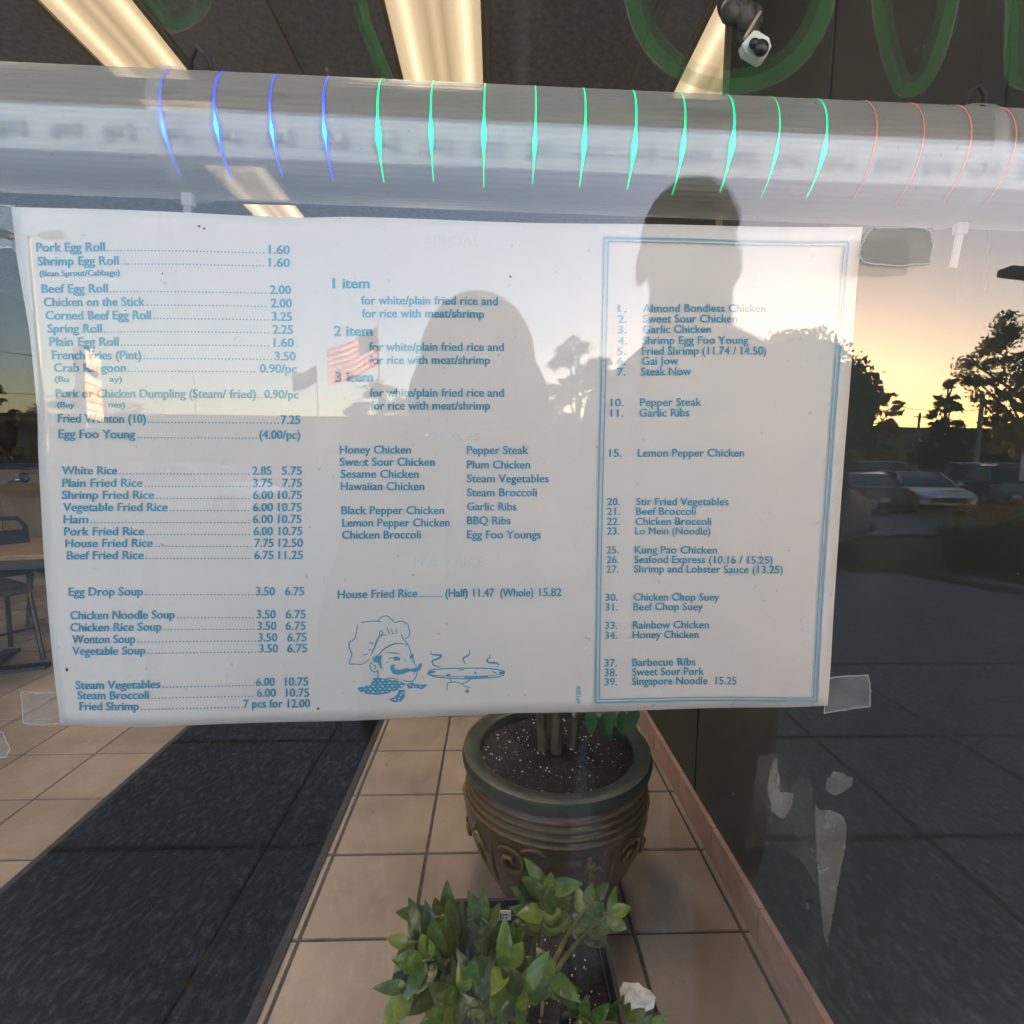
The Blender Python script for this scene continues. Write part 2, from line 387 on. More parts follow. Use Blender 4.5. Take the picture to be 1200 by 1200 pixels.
# planting bed with orange day lilies
bx = mir_z(1155, 690, -.05)
bed = struct(MB().lathe([(2.6,-.25),(2.6,.0),(2.5,.03),(2.38,.03),(2.36,-.02),(1.2,.05),(0.001,.08)], 40, (bx.x+2.0, bx.y-1.0, .0)).build('planting_bed', M['mulch'], smooth=40))
def lily_clump(cx, cy, h, nb, nf, label, rad=.6):
    t = empty('day_lily', (cx, cy, 0.0)); tag(t, label, 'flower plant', 'day lilies in the planting bed')
    m_ = MB()
    for k in range(nb):
        a = random.random()*6.283; r_ = rad*math.sqrt(random.random())*.55; L = h*random.uniform(.6,1.0); sp = random.uniform(.15,.55)*h*1.2
        bx_, by_ = r_*math.cos(a), r_*math.sin(a); a2 = a + random.uniform(-.8,.8); wd = random.uniform(.007,.013)
        pv = []
        for q in range(5):
            u = q/4; x = bx_+math.cos(a2)*sp*u**1.7; y = by_+math.sin(a2)*sp*u**1.7; z = .02 + L*(u*1.25 - .42*u*u*u)
            ww = wd*(1-u**2*.95); pv += [(x-math.sin(a2)*ww, y+math.cos(a2)*ww, z), (x+math.sin(a2)*ww, y-math.cos(a2)*ww, z)]
        m_.add(pv, [(2*q, 2*q+1, 2*q+3, 2*q+2) for q in range(4)])
    m_.build('foliage', M['lily_leaf'], t, raw=True)
    fb = MB(); sb = MB()
    for k in range(nf):
        a = random.random()*6.283; r_ = rad*math.sqrt(random.random()); x, y = r_*math.cos(a), r_*math.sin(a); z = h*random.uniform(.82,1.12)
        sb.tube([(x*.5, y*.5, .05), (x, y, z)], .004, 4)
        tilt = Matrix.Rotation(random.uniform(.2,1.2), 3, 'X') ; spin = Matrix.Rotation(random.random()*6.28, 3, 'Z')
        for q in range(6):
            b_ = q*math.pi/3; rr = .05 if q % 2 else .056
            pts = [Vector((0,0,0)), Vector((math.cos(b_-.3)*rr*.6, math.sin(b_-.3)*rr*.6, .03)), Vector((math.cos(b_)*rr*1.25, math.sin(b_)*rr*1.25, .03)), Vector((math.cos(b_+.3)*rr*.6, math.sin(b_+.3)*rr*.6, .03))]
            fb.add([spin @ (tilt @ p) + Vector((x,y,z)) for p in pts], [(0,1,2),(0,2,3)])
    sb.build('flower_stalks', M['lily_leaf'], t, raw=True)
    stuff(fb.build('blossoms', M['lily'], t, raw=True))
lily_clump(bx.x+.75, bx.y-.75, .66, 900, 55, 'front clump of orange day lilies beside the kerb corner', .75)
lily_clump(bx.x+1.8, bx.y-1.1, .72, 900, 60, 'fuller clump of orange day lilies in the middle of the bed', .85)
lily_clump(bx.x+2.9, bx.y-.6, .72, 700, 40, 'orange day lilies at the far end of the bed', .7)

# ---------------------------------------------------------------- vehicles
def circ_arch(cx, r, z0, n=8):
    return [(cx + r*math.cos(math.pi - math.pi*k/n), z0 + r*math.sin(math.pi*k/n)) for k in range(n+1)]
def vehicle(name, kind, paint, loc, rz, label, group=None):
    t = empty(name, (loc[0], loc[1], gz(loc[1])), rz); tag(t, label, {'sedan':'car','suv':'car','pickup':'truck'}[kind], group)
    P = M['car_'+paint+'_paint']
    if kind == 'sedan':
        L, W, wr = 4.6, 1.82, .33; fx, rx = 1.38, -1.36; base = .20
        prof = [(-2.28,.45),(-2.3,.72),(-2.22,.98),(-1.5,1.03),(1.0,.98),(1.9,.86),(2.22,.72),(2.3,.5),(2.26,.28)]
        cab = [(-1.75,1.0),(-1.05,1.38),(-.6,1.46),(.25,1.45),(1.05,.985)]
    elif kind == 'suv':
        L, W, wr = 4.75, 1.92, .37; fx, rx = 1.42, -1.40; base = .24
        prof = [(-2.34,.5),(-2.38,.8),(-2.30,1.08),(-1.5,1.12),(1.0,1.10),(1.95,1.0),(2.28,.85),(2.36,.6),(2.32,.33)]
        cab = [(-2.28,1.08),(-2.02,1.62),(-1.5,1.73),(.1,1.74),(1.05,1.10)]
    else:
        L, W, wr = 5.7, 2.0, .39; fx, rx = 1.80, -1.75; base = .32
        prof = [(-2.82,.62),(-2.84,.9),(-2.82,1.20),(-.62,1.20),(-.6,1.16),(1.4,1.16),(2.55,1.10),(2.78,.95),(2.84,.7),(2.80,.42)]
        cab = [(-.72,1.16),(-.62,1.80),(-.3,1.88),(.75,1.87),(1.5,1.15)]
    arch = lambda cx: [(x, z) for x, z in circ_arch(cx, wr+.07, wr*.95)]
    low = [(prof[0][0], prof[0][1])]
    poly = list(prof) + [(fx+wr+.07, base)] + arch(fx)[::-1] + [(fx-wr-.07, base), (rx+wr+.07, base)] + arch(rx)[::-1] + [(rx-wr-.07, base), (prof[0][0]+.05, base+.08)]
    def shape(v):
        x, y, z = v; s_ = 1.0 - .10*max(0, abs(x)/(L/2)-.72)/.28*1.0; s_ *= 1.0 - .06*max(0, (.55-z)/.4)
        return (x, y*s_, z)
    # body as three lengthwise strips so that the nose and tail round off
    body = MB(); n_ = len(poly); rows = [-.5, -.44, 0, .44, .5]
    vs = []
    for r_ in rows:
        for x, z in poly:
            xx = x * (1 - .035*(abs(r_)/.5)**3 * (abs(x) > L*.40)); vs.append(shape((xx, r_*W*(1-(0.02 if abs(r_) == .5 else 0)*(z > .9)), z)))
    fs = [tuple(range(n_)), tuple(reversed(range(n_*4, n_*5)))]
    for j in range(4):
        for i in range(n_): fs.append((j*n_+i, (j+1)*n_+i, (j+1)*n_+(i+1) % n_, j*n_+(i+1) % n_))
    body.add(vs, fs); body.build('body', P, t, bevel=.035)
    zb, zt = cab[0][1], max(z for _, z in cab)
    def cabw(z): return W/2*(.93 - .20*(z-zb)/(zt-zb))
    def cabs(v): return (v[0], math.copysign(cabw(v[2]), v[1]), v[2])
    g = MB().prism(cab, -1, 1, cabs); gl = g.build('windows', M['carglass'], t, bevel=.02)
    # roof and pillars in body colour, a little proud of the glass
    rp = [p for p in cab if p[1] > zt-.16]
    rf = MB(); vs = []
    for x, z in rp: vs += [(x, -cabw(z)-.004, z+.012), (x, cabw(z)+.004, z+.012), (x, cabw(z)+.004, z-.04), (x, -cabw(z)-.004, z-.04)]
    q = len(rp); fs = [(0,1,2,3), tuple(4*(q-1)+k for k in (3,2,1,0))]
    for i in range(q-1):
        for k in range(4): fs.append((4*i+k, 4*i+(k+1) % 4, 4*i+4+(k+1) % 4, 4*i+4+k))
    rf.add(vs, fs).build('roof', P, t, bevel=.012)
    for sy in (-1, 1):
        pil = [(cab[0], cab[1]), (cab[-1], cab[-2])]
        mids = [-.25, .55] if kind == 'sedan' else ([-1.2, -.15, .75] if kind == 'suv' else [.35])
        for a, b in pil:
            MB().tube([(a[0], sy*(cabw(a[1])+.002), a[1]), (b[0], sy*(cabw(b[1])+.002), b[1])], .035, 6).build('pillar', P, t, smooth=40)
        for mx_ in mids:
            MB().tube([(mx_+.1, sy*(cabw(zb)+.002), zb), (mx_-.12, sy*(cabw(zt-.08)+.002), zt-.08)], .03, 6).build('pillar', P, t, smooth=40)
        for cx in (fx, rx):
            wh = empty('wheel', (cx, sy*(W/2-.12), wr)); wh.parent = t
            MB().lathe([(wr*.62,-.10),(wr*.93,-.105),(wr,-.07),(wr,.07),(wr*.93,.105),(wr*.62,.10)], 28, axis='y').build('tyre', M['tyre'], wh, smooth=40)
            rm = MB().lathe([(wr*.62,-.08),(wr*.55,.05*sy),(wr*.5,.055*sy)], 28, axis='y')
            for k in range(5):
                a = k*2*math.pi/5; rm.box((math.cos(a)*wr*.3, .07*sy, math.sin(a)*wr*.3), (wr*.62, .03, .07), Matrix.Rotation(-a, 3, 'Y'))
            rm.lathe([(.001,.085*sy),(.06,.08*sy),(.07,.05*sy)], 16, axis='y'); rm.build('rim', M['rim'], wh, smooth=40)
        zl = prof[2][1]-.22
        tb = MB().box((-L/2+.03, sy*(W/2-.2), zl+.05), (.10, .30 if kind != 'pickup' else .16, .15 if kind != 'pickup' else .42)); tb.build('tail_lamp', M['tail'], t, bevel=.02)
        MB().box((L/2-.13, sy*(W/2-.28), prof[-3][1]-.07), (.16, .36, .13), Matrix.Rotation(-sy*.28, 3, 'Z')).build('head_lamp', M['head'], t, bevel=.03)
        MB().ellipsoid((.95 if kind != 'pickup' else 1.3, sy*(W/2+.06), zb+.06), (.07,.11,.07), 10, 6).build('mirror', P, t, smooth=True)
        MB().box((.05, sy*(W/2-.012), zb-.12), (.20, .03, .03)).build('door_handle', M['chrome'], t)
    MB().box((-L/2-.012, 0, .58 if kind != 'pickup' else .66), (.02, .32, .16)).build('number_plate', M['plate'], t)
    MB().box((L/2-.02, 0, .58), (.08, W*.55, .16)).build('grille', M['car_black'], t, bevel=.02)
    MB().box((-L/2+.02, 0, .40 if kind != 'pickup' else .55), (.22, W*.93, .16)).build('bumper', M['chrome'] if kind == 'pickup' else M['car_black'], t, bevel=.04)
    MB().box((L/2-.08, 0, .36 if kind != 'pickup' else .55), (.16, W*.9, .13)).build('bumper', M['car_black'], t, bevel=.04)
    if kind == 'pickup':
        MB().box((-1.75, 0, 1.16), (1.95, W*.80, .10)).build('bed_liner', M['car_black'], t)
    if kind == 'suv':
        for sy in (-1, 1): MB().tube([(-1.7, sy*cabw(zt)*.92, zt+.05), (.1, sy*cabw(zt)*.92, zt+.055)], .02, 6).build('roof_rail', M['chrome'], t, smooth=40)
    return t
p = mir(1132, 570, 20.5); vehicle('parked_car', 'suv', 'navy', (p.x, p.y, 0), R(-84), 'dark blue sport utility car parked behind the orange lilies', 'cars in the parking lot')
p = mir(1070, 575, 18.5); vehicle('parked_car', 'sedan', 'silver', (p.x, p.y, 0), R(104), 'silver sedan facing the shop beside the blue car', 'cars in the parking lot')
p = mir(1006, 575, 18.6); vehicle('parked_car', 'sedan', 'charcoal', (p.x-.3, p.y, 0), R(-80), 'charcoal sedan seen from behind next to the silver sedan', 'cars in the parking lot')
p = mir(1022, 545, 26.0); vehicle('parked_car', 'sedan', 'tan', (p.x, p.y, 0), R(40), 'tan sedan in the second row behind the charcoal sedan', 'cars in the parking lot')
p = mir(1055, 545, 27.0); vehicle('parked_car', 'suv', 'charcoal', (p.x, p.y, 0), R(45), 'charcoal sport utility car in the second row behind the silver sedan', 'cars in the parking lot')
p = mir(1008, 600, 7.6); vehicle('pickup_truck', 'pickup', 'white', (p.x-2.84, p.y-.6, 0), R(180), 'white pickup truck standing in the lane along the kerb')
bpy.data.objects['pickup_truck'].rotation_euler.z = R(4)
p = mir(235, 590, 15.0); vehicle('parked_car', 'sedan', 'white', (p.x, p.y, 0), R(10), 'white sedan parked alone on the left of the lot', 'cars in the parking lot')
p = mir(60, 560, 24.0); vehicle('parked_car', 'sedan', 'charcoal', (p.x, p.y, 0), R(75), 'charcoal sedan far left near the pylon sign', 'cars in the parking lot')
p = mir(330, 560, 30.0); vehicle('parked_car', 'suv', 'red', (p.x, p.y, 0), R(80), 'red sport utility car parked in front of the flagpoles', 'cars in the parking lot')

# ---------------------------------------------------------------- trees
def leaves(cs, per, spread, size):
    """cs (n,3) cluster centres -> quads"""
    c = np.repeat(cs, per, axis=0); N = len(c)
    c = c + rng.normal(0, 1, (N,3))*np.array(spread)
    a = rng.normal(0, 1, (N,3)); a /= np.linalg.norm(a, axis=1, keepdims=True)
    b = rng.normal(0, 1, (N,3)); b -= a*(a*b).sum(1, keepdims=True); b /= np.linalg.norm(b, axis=1, keepdims=True)
    s_ = size*rng.uniform(.5, 1.3, (N,1))
    v = np.stack([c-a*s_, c-b*s_*.5, c+a*s_, c+b*s_*.5], 1).reshape(-1,3)
    f = np.arange(N*4).reshape(-1,4)
    return v, f
def tree(name, base, top_z, halfw, label, shape='round', n_cl=170, per=34, size=.22, clear=.25, mt='foliage', group='trees round the parking lot', lean=0, dense=False):
    t = empty(name, base); tag(t, label, 'tree', group)
    H = top_z - base[2]; tr = MB()
    tr.tube([(0,0,-.2), (.05*halfw, 0, H*.3), (-.03*halfw+lean*.3, .03, H*.6), (lean, 0, H*.95)], [H*.028, H*.022, H*.014, H*.004], 8)
    cs = []
    zc, hz_ = H*(clear+1)/2, H*(1-clear)/2
    while len(cs) < n_cl:
        u = rng.uniform(-1, 1, 3)
        if shape == 'cone':
            zz = (u[2]+1)/2; lim = (1-zz)**.8*.95+.06
            if math.hypot(u[0], u[1]) > lim: continue
            if rng.random() > .35 + .65*math.hypot(u[0],u[1])/lim: continue
        else:
            q = np.linalg.norm(u)
            if q > 1 or (not dense and rng.random() > .2+.8*q): continue
            u[:2] *= 1 + .15*math.sin(5*u[2]+len(name)) ; u[2] = u[2] if u[2] > -.7 else u[2]*.9
        cs.append((u[0]*halfw + lean*(u[2]+1)/2, u[1]*halfw, zc+u[2]*hz_))
    cs = np.array(cs)
    # gather clusters towards a few main limbs so that gaps open between them
    nl = 16 if shape == 'round' else 22
    limbs = cs[rng.choice(len(cs), nl, replace=False)]
    d = ((cs[:,None]-limbs[None])**2).sum(2).argmin(1)
    if not dense: cs = cs*.62 + limbs[d]*.38
    for L in limbs:
        z0 = max(H*clear*.8, L[2]-abs(L[0])-.15*H); z0 = min(z0, H*.8)
        tr.tube([(lean*z0/H, 0, z0), (L[0]*.5, L[1]*.5, z0*.45+L[2]*.55), tuple(L)], [H*.011, H*.007, H*.002], 5)
    tr.build('trunk', M['trunk'], t, smooth=60)
    if dense: v, f = leaves(cs, per, (halfw*.085, halfw*.085, halfw*.06), size)
    else: v, f = leaves(cs, int(per*1.3), (halfw*.062, halfw*.062, halfw*.034), size*.62)
    me = bpy.data.meshes.new('crown'); me.from_pydata(v.tolist(), [], f.tolist())
    link('crown', me, M[mt], t)
    return t
def tree_px(name, px, top, hw_px, D, label, **k):
    p = mir(px, 536, D); tz = mir(px, top, D).z
    return tree(name, (p.x, p.y, gz(p.y)), tz, hw_px/FPX*D, label, **k)
tree_px('broadleaf_tree', 1228, 296, 84, 22, 'tall dense broadleaf tree beside the street lamp on the right', n_cl=330, per=44, size=.17, clear=.12)
tree_px('conifer_tree', 1104, 438, 32, 46, 'small pointed tree standing alone against the yellow sky', shape='cone', n_cl=260, per=34, size=.24, clear=.12, mt='foliage2')
tree_px('broadleaf_tree', 1018, 432, 33, 40, 'round tree just right of the menu sheet against the sunset', n_cl=200, per=34, size=.22, clear=.15)
tree_px('broadleaf_tree', 924, 386, 76, 36, 'wide tree hiding the sun behind the standing man', n_cl=520, per=44, size=.22, clear=.04, dense=True)
tree_px('broadleaf_tree', 938, 412, 62, 52, 'added hidden tree blocking the low sun, close behind the wide tree', n_cl=420, per=40, size=.26, clear=.03, dense=True)  # added out of sight to keep direct sun off the shop window
tree_px('broadleaf_tree', 790, 402, 72, 38, 'leafy tree directly behind the man\'s head', n_cl=300, per=34, size=.24, clear=.1)
tree_px('broadleaf_tree', 676, 384, 50, 37, 'loose crowned tree between the two people', n_cl=330, per=38, size=.24, clear=.06)
tree_px('broadleaf_tree', 450, 447, 52, 46, 'low spreading tree beside the large flag', n_cl=200, per=30, size=.24, clear=.05)
tree_px('broadleaf_tree', 560, 452, 60, 48, 'broad tree behind the long haired person', n_cl=200, per=30, size=.24, clear=.05)
tree_px('broadleaf_tree', 118, 453, 66, 62, 'wide low tree behind the pylon sign', n_cl=220, per=30, size=.28, clear=.05)
tree_px('broadleaf_tree', -8, 436, 26, 44, 'dark tree at the far left edge', n_cl=160, per=30, size=.24, clear=.05, mt='foliage2')
tree_px('broadleaf_tree', 1176, 478, 38, 40, 'low dark tree behind the tall broadleaf tree', n_cl=200, per=34, size=.24, clear=.02, mt='foliage2')

# ---------------------------------------------------------------- far buildings
def store(x0, x1, D, top, label, depth=18, bays=10):
    t = empty('store_building', ((x0+x1)/2, -D, gz(-D))); tag(t, label, 'building', 'far buildings across the lot')
    Wd = x1-x0; MB().box((0, -depth/2, top/2), (Wd, depth, top)).build('wall', M['store_wall'], t)
    MB().box((0, -depth/2, top+.15), (Wd+.5, depth+.5, .3)).build('roof', M['roof'], t)
    for k in range(bays):
        x = -Wd/2 + (k+.5)*Wd/bays
        w_ = MB().box((x, .03, 1.7), (Wd/bays*.72, .1, 2.4)).build('window', M['carglass'], t)
        MB().box((x, .09, .45), (Wd/bays*.76, .12, .12)).build('sill', M['kerb'], w_)
    return t
l, r_ = mir(-260, 500, 95), mir(420, 500, 95)
store(l.x, r_.x, 95, mir(300, 489, 95).z-gz(-95), 'long low store building behind the flagpoles', bays=24)
l, r_ = mir(420, 500, 80), mir(900, 500, 80)
store(l.x+.5, r_.x, 80, mir(700, 492, 80).z-gz(-80), 'low building behind the row of trees', bays=16)
l, r_ = mir(960, 505, 60), mir(1420, 505, 60)
store(l.x, r_.x, 60, mir(1080, 504, 60).z-gz(-60), 'dark low building behind the parked cars on the right', bays=14)

# ---------------------------------------------------------------- poles, flags, signs
def lamp_post(px_b, py_b, px_t, py_t, D, heads, label, matk='pole', rad=.09):
    top = mir(px_t, py_t, D); t = empty('street_lamp', (top.x, top.y, gz(top.y))); tag(t, label, 'street lamp', 'lamp posts in the lot')
    H = top.z - gz(top.y); MB().tube([(0,0,0),(0,0,H)], [rad, rad*.6], 10).build('pole', M[matk], t, smooth=40)
    MB().lathe([(.25,0),(.25,.5),(.2,.6),(.001,.6)], 14).build('footing', M['kerb'], t, smooth=40)
    for sx in heads:
        hd = MB().tube([(0,0,H-.05),(sx*.55,0,H+.02)], .035, 6).build('arm', M[matk], t, smooth=40)
        MB().box((sx*.95, 0, H+.02), (.85, .42, .20), Matrix.Rotation(-sx*.10, 3, 'Y')).build('lamp_head', M['pole_dark'], t, bevel=.05)
    return t
lamp_post(50, 520, 33, 276, 21, (-1, 1), 'tall two headed street lamp at the upper left of the menu')
lamp_post(1188, 540, 1238, 322, 13, (-1, 1), 'two headed street lamp on the right beside the tall tree', 'pole_dark')
for px, D, top, lb in ((230, 70, 436, 'thin lamp pole left of the flagpoles in the distance'), (194, 80, 472, 'short far lamp pole near the pylon sign'), (249, 85, 476, 'far lamp pole right of the thin lamp pole')):
    lamp_post(px, 520, px-3, top, D, (-1,), lb, 'pole_dark', .12)
for px, D, top, lb in ((1152, 30, 462, 'wooden utility pole in front of the tall tree'), (1078, 52, 484, 'utility pole between the two smaller trees')):
    p = mir(px, top, D); t = empty('utility_pole', (p.x, p.y, gz(p.y))); tag(t, lb, 'pole', 'utility poles')
    H = p.z-gz(p.y); MB().tube([(0,0,0),(0,0,H)], [.16,.11], 8).build('mast', M['pole'], t, smooth=40); MB().box((0,0,H-.4),(1.4,.1,.12)).build('crossarm', M['trunk'], t)
# overhead cables
for k, (a, b) in enumerate((((-30, 408, 60), (445, 446, 75)), ((-30, 458, 70), (380, 461, 75)), ((1060, 478, 50), (1250, 462, 50)))):
    A, B = mir(*a), mir(*b); pts = [A.lerp(B, q/12) - Vector((0,0,1))*(.8*(1-(q/6-1)**2)) for q in range(13)]
    tag(MB().tube(pts, .03, 5).build('overhead_cable', M['wire'], smooth=True), ['upper power cable crossing the sky on the left', 'lower power cable crossing the sky on the left', 'power cable between the trees on the right'][k], 'cable')
# sign on the right lamp post
p = mir(1192, 535, 12.6); t = empty('parking_sign', (p.x+.35, p.y, gz(p.y))); tag(t, 'small pale parking sign on a post beside the tall tree', 'sign')
MB().tube([(0,0,0),(0,0,2.0)], .03, 8).build('post', M['pole'], t, smooth=40); MB().box((0, .045, 1.55), (.55, .03, .75)).build('panel', M['plate'], t, bevel=.01)
MB().box((0, .064, 1.66), (.40, .006, .10)).build('marking', M['car_black'], t)

# pylon sign: two posts, a top cabinet with a gable, five board rows; it faces sideways, towards the low sun
D = 42; pc = mir(108, 500, D); t = empty('pylon_sign', (pc.x, pc.y, gz(pc.y)), R(66)); tag(t, 'tall pylon sign with stacked tenant boards lit gold by low sun', 'sign')
g0 = gz(pc.y)
def zz(py): return mir(108, py, D).z - g0
Wp = 4.6
for sx in (-1, 1): MB().box((sx*Wp*.44, 0, zz(412)/2), (.22, .35, zz(412))).build('post', M['pole'], t)
MB().box((0, 0, (zz(414)+zz(434))/2), (Wp*1.0, .7, zz(414)-zz(434))).build('cabinet', M['sign_face'], t, bevel=.04)
MB().prism([(-.5, zz(416)), (.5, zz(416)), (0, zz(406))], -.3, .3).build('finial', M['sign_face'], t)
rows = [441, 451, 462, 472, 482, 493]
for k in range(5):
    a, b = zz(rows[k])-.04, zz(rows[k+1])+.04
    MB().box((0, 0, (a+b)/2), (Wp, .6, a-b)).build('tenant_board', M['sign_face2' if k in (1,2) else 'sign_face'], t, bevel=.03)

# flags
def flag_pole(px, top, D, fl_w, fl_h, kind, label):
    p = mir(px, top, D); t = empty('flagpole', (p.x, p.y, gz(p.y))); tag(t, label, 'flagpole', 'flagpoles across the lot')
    H = p.z-gz(p.y); MB().tube([(0,0,0),(0,0,H)], [.16,.07], 10).build('mast', M['pole'], t, smooth=40); MB().ellipsoid((0,0,H+.12), (.14,.14,.14), 10, 8).build('finial', M['pole'], t, smooth=True)
    fp = empty(('national_flag' if kind == 'us' else 'dark_flag'), (p.x, p.y, p.z)); tag(fp, 'red and white striped flag with blue canton flying from the tall pole' if kind == 'us' else 'dark flag with pale emblem flying from the shorter pole', 'flag')
    def P_(u, v_):   # u along the fly (towards -x), v down the hoist
        x = -u*fl_w*.93; y = .35*math.sin(u*7+v_*1.5)*(.2+u); z = -.4 - v_*fl_h - u*fl_h*.70 - .25*math.sin(u*5)*u
        return Vector((x, y, z))
    def patch(u0_, u1, v0, v1, nu=14, off=0):
        m_ = MB(); vs = [P_(u0_+(u1-u0_)*i/nu, v0+(v1-v0)*j/2) + Vector((0, off, 0)) for j in range(3) for i in range(nu+1)]
        return m_.add(vs, [(j*(nu+1)+i, j*(nu+1)+i+1, (j+1)*(nu+1)+i+1, (j+1)*(nu+1)+i) for j in range(2) for i in range(nu)])
    if kind == 'us':
        for k in range(13):
            patch(.4 if k < 7 else 0, 1, k/13, (k+1)/13).build('stripe', M['flag_white' if k % 2 else 'flag_red'], fp, smooth=True)
        cn = patch(0, .4, 0, 7/13).build('canton', M['flag_blue'], fp, smooth=True); st = MB()
        for r__ in range(9):
            for c_ in range(6 if r__ % 2 == 0 else 5):
                q = P_(.4*((c_+.5+(.5 if r__ % 2 else 0))/6.0), 7/13*(r__+.7)/9.4) + Vector((0,.03,0))
                s__ = fl_h*.014; st.add([q+Vector((math.cos(a)*s__*(1 if i % 2 == 0 else .45), 0, math.sin(a)*s__*(1 if i % 2 == 0 else .45))) for i, a in enumerate([math.pi/2+i*math.pi/5 for i in range(10)])], [tuple(range(10))])
        stuff(st.build('stars', M['flag_white'], cn))
    else:
        patch(0, 1, 0, 1).build('cloth', M['flag_dark'], fp, smooth=True)
        patch(.38, .62, .3, .68, off=.03).build('emblem', M['flag_white'], fp, smooth=True)
flag_pole(443, 378, 60, 6.0, 4.1, 'us', 'tall white flagpole carrying the striped flag')
flag_pole(371, 424, 75, 3.6, 2.4, 'dark', 'shorter flagpole carrying the dark flag')

# ================================================================== THE SHOP
XL, XR, YB, CZ = -6.2, 3.0, 9.0, 3.3
# facade: wall above the glass and at both ends, sill, soffit and canopy outside
fac = empty('shop_front', (0, 0, 0)); tag(fac, 'stucco shop front with aluminium window frames under a canopy', 'building')
MB().box((-1.5, .10, 3.85), (24, .20, 1.9)).build('upper_wall', M['stucco'], fac)
MB().box((-9.6, .10, 1.45), (6.8, .20, 2.9)).build('end_wall', M['stucco'], fac)
MB().box((7.0, .10, 1.45), (8.0, .20, 2.9)).build('end_wall', M['stucco'], fac)
MULL = [-6.1, -4.75, -3.42, -2.09, -.76, .79, 1.9, 2.95]
MB().box((-1.575, .003, .05), (9.2, .09, .10)).build('bottom_rail', M['alu'], fac, bevel=.004)
MB().box((-1.575, .003, 2.86), (9.2, .09, .08)).build('head_rail', M['alu'], fac, bevel=.004)
for x in MULL: MB().box((x, .003, 1.46), (.055, .088, 2.72)).build('mullion', M['alu'], fac, bevel=.004)
pane_y = .006
for a, b in zip(MULL[:-1], MULL[1:]):
    o = MB().box(((a+b)/2, .003, 1.46), (b-a-.057, .006, 2.718)).build('window_pane', M['glass'], fac)
    o['label'] = 'large clear glass window pane with dust and smears'
# roof of the shop and the canopy with its skewed outer edge
MB().box((-1.5, 4.75, 3.66), (13.5, 9.6, .25)).build('roof', M['roof'], fac)
CAN = 3.08
e0, e1 = mir_z(0, 117, CAN), mir_z(1200, 166, CAN)
def edge_y(x): return e0.y + (e1.y-e0.y)*(x-e0.x)/(e1.x-e0.x)
cz = MB()
for z in (CAN, CAN+.42): cz.add([(-9, .0, z), (9, .0, z), (9, edge_y(9), z), (-9, edge_y(-9), z)], [])
cz.f += [(0,1,2,3),(4,5,6,7),(0,1,5,4),(1,2,6,5),(2,3,7,6),(3,0,4,7)]
can = empty('canopy', (0, 0, 0)); tag(can, 'flat dark walkway canopy over the sidewalk in front of the window', 'canopy')
cz.build('deck', M['soffit'], can)
for x in (-8.2, -4.9, 4.9, 8.2):
    MB().box((x, edge_y(x)+.22, CAN/2), (.16, .16, CAN)).build('post', M['pole_dark'], can, bevel=.01)

# floor: dark bed, separate tiles
fl = struct(MB().box(((XL+XR)/2, YB/2+.1, -.055), (XR-XL, YB-.1, .10)).build('floor', M['grout']))
T = .3035; x_line = at_z(500, 1000, 0).x; y_line = at_z(500, 1000, 0).y
tm = MB(); h = T/2-.0035; b = .0025
tm.add([(-h,-h,-.008),(h,-h,-.008),(h,h,-.008),(-h,h,-.008),(-h+b,-h+b,0),(h-b,-h+b,0),(h-b,h-b,0),(-h+b,h-b,0)], [(4,5,6,7),(0,1,5,4),(1,2,6,5),(2,3,7,6),(3,0,4,7)])
tme = tm.mesh('tile'); tme.materials.append(M['tile'])
cells = []
for i in range(-21, 9):
    for j in range(-4, 26):
        cx, cy = x_line+(i+.5)*T, y_line+(j+.5)*T
        if XL+.16 < cx < XR-.16 and .25 < cy < YB-.2:
            # how large the tile shows; hidden ones come last
            d = Vector((cx, cy, 0))-CAM; u = d.dot(Rt)/d.dot(Fw)*FPX+600; v_ = -d.dot(Up)/d.dot(Fw)*FPX+600
            vis = (-60 < u < 1260 and v_ < 1290) and not (60 < u < 980 and v_ < 800) and cx < .75
            cells.append((0 if vis else 1, cy, cx))
cells.sort(); rest = MB()
for k, (vis, cy, cx) in enumerate(cells):
    if k < 300 and cx < .70:
        o = link('tile', tme, None, fl); o.location = (cx, cy, random.uniform(-.0006, .0004))
    else:
        rest.add([Vector(v_)+Vector((cx,cy,0)) for v_ in tm.v], tm.f)
o = rest.build('far_tiles', M['tile'], fl); stuff(o)

# long black entrance mat
m0, m1 = at_z(222, 850, 0), at_z(448, 850, 0)
mx0, mx1 = m0.x, m1.x+.0
em = empty('entrance_mat', ((mx0+mx1)/2, 2.6, 0)); tag(em, 'long black carpet runner lying on the tan floor tiles', 'mat')
wd = mx1-mx0
MB().box((0, 0, .006), (wd-.05, 4.9, .010)).build('carpet', M['door_mat'], em)
for sx in (-1, 1): MB().box((sx*(wd/2-.0125), 0, .0045), (.025, 4.95, .007)).build('border', M['mat_edge'], em)

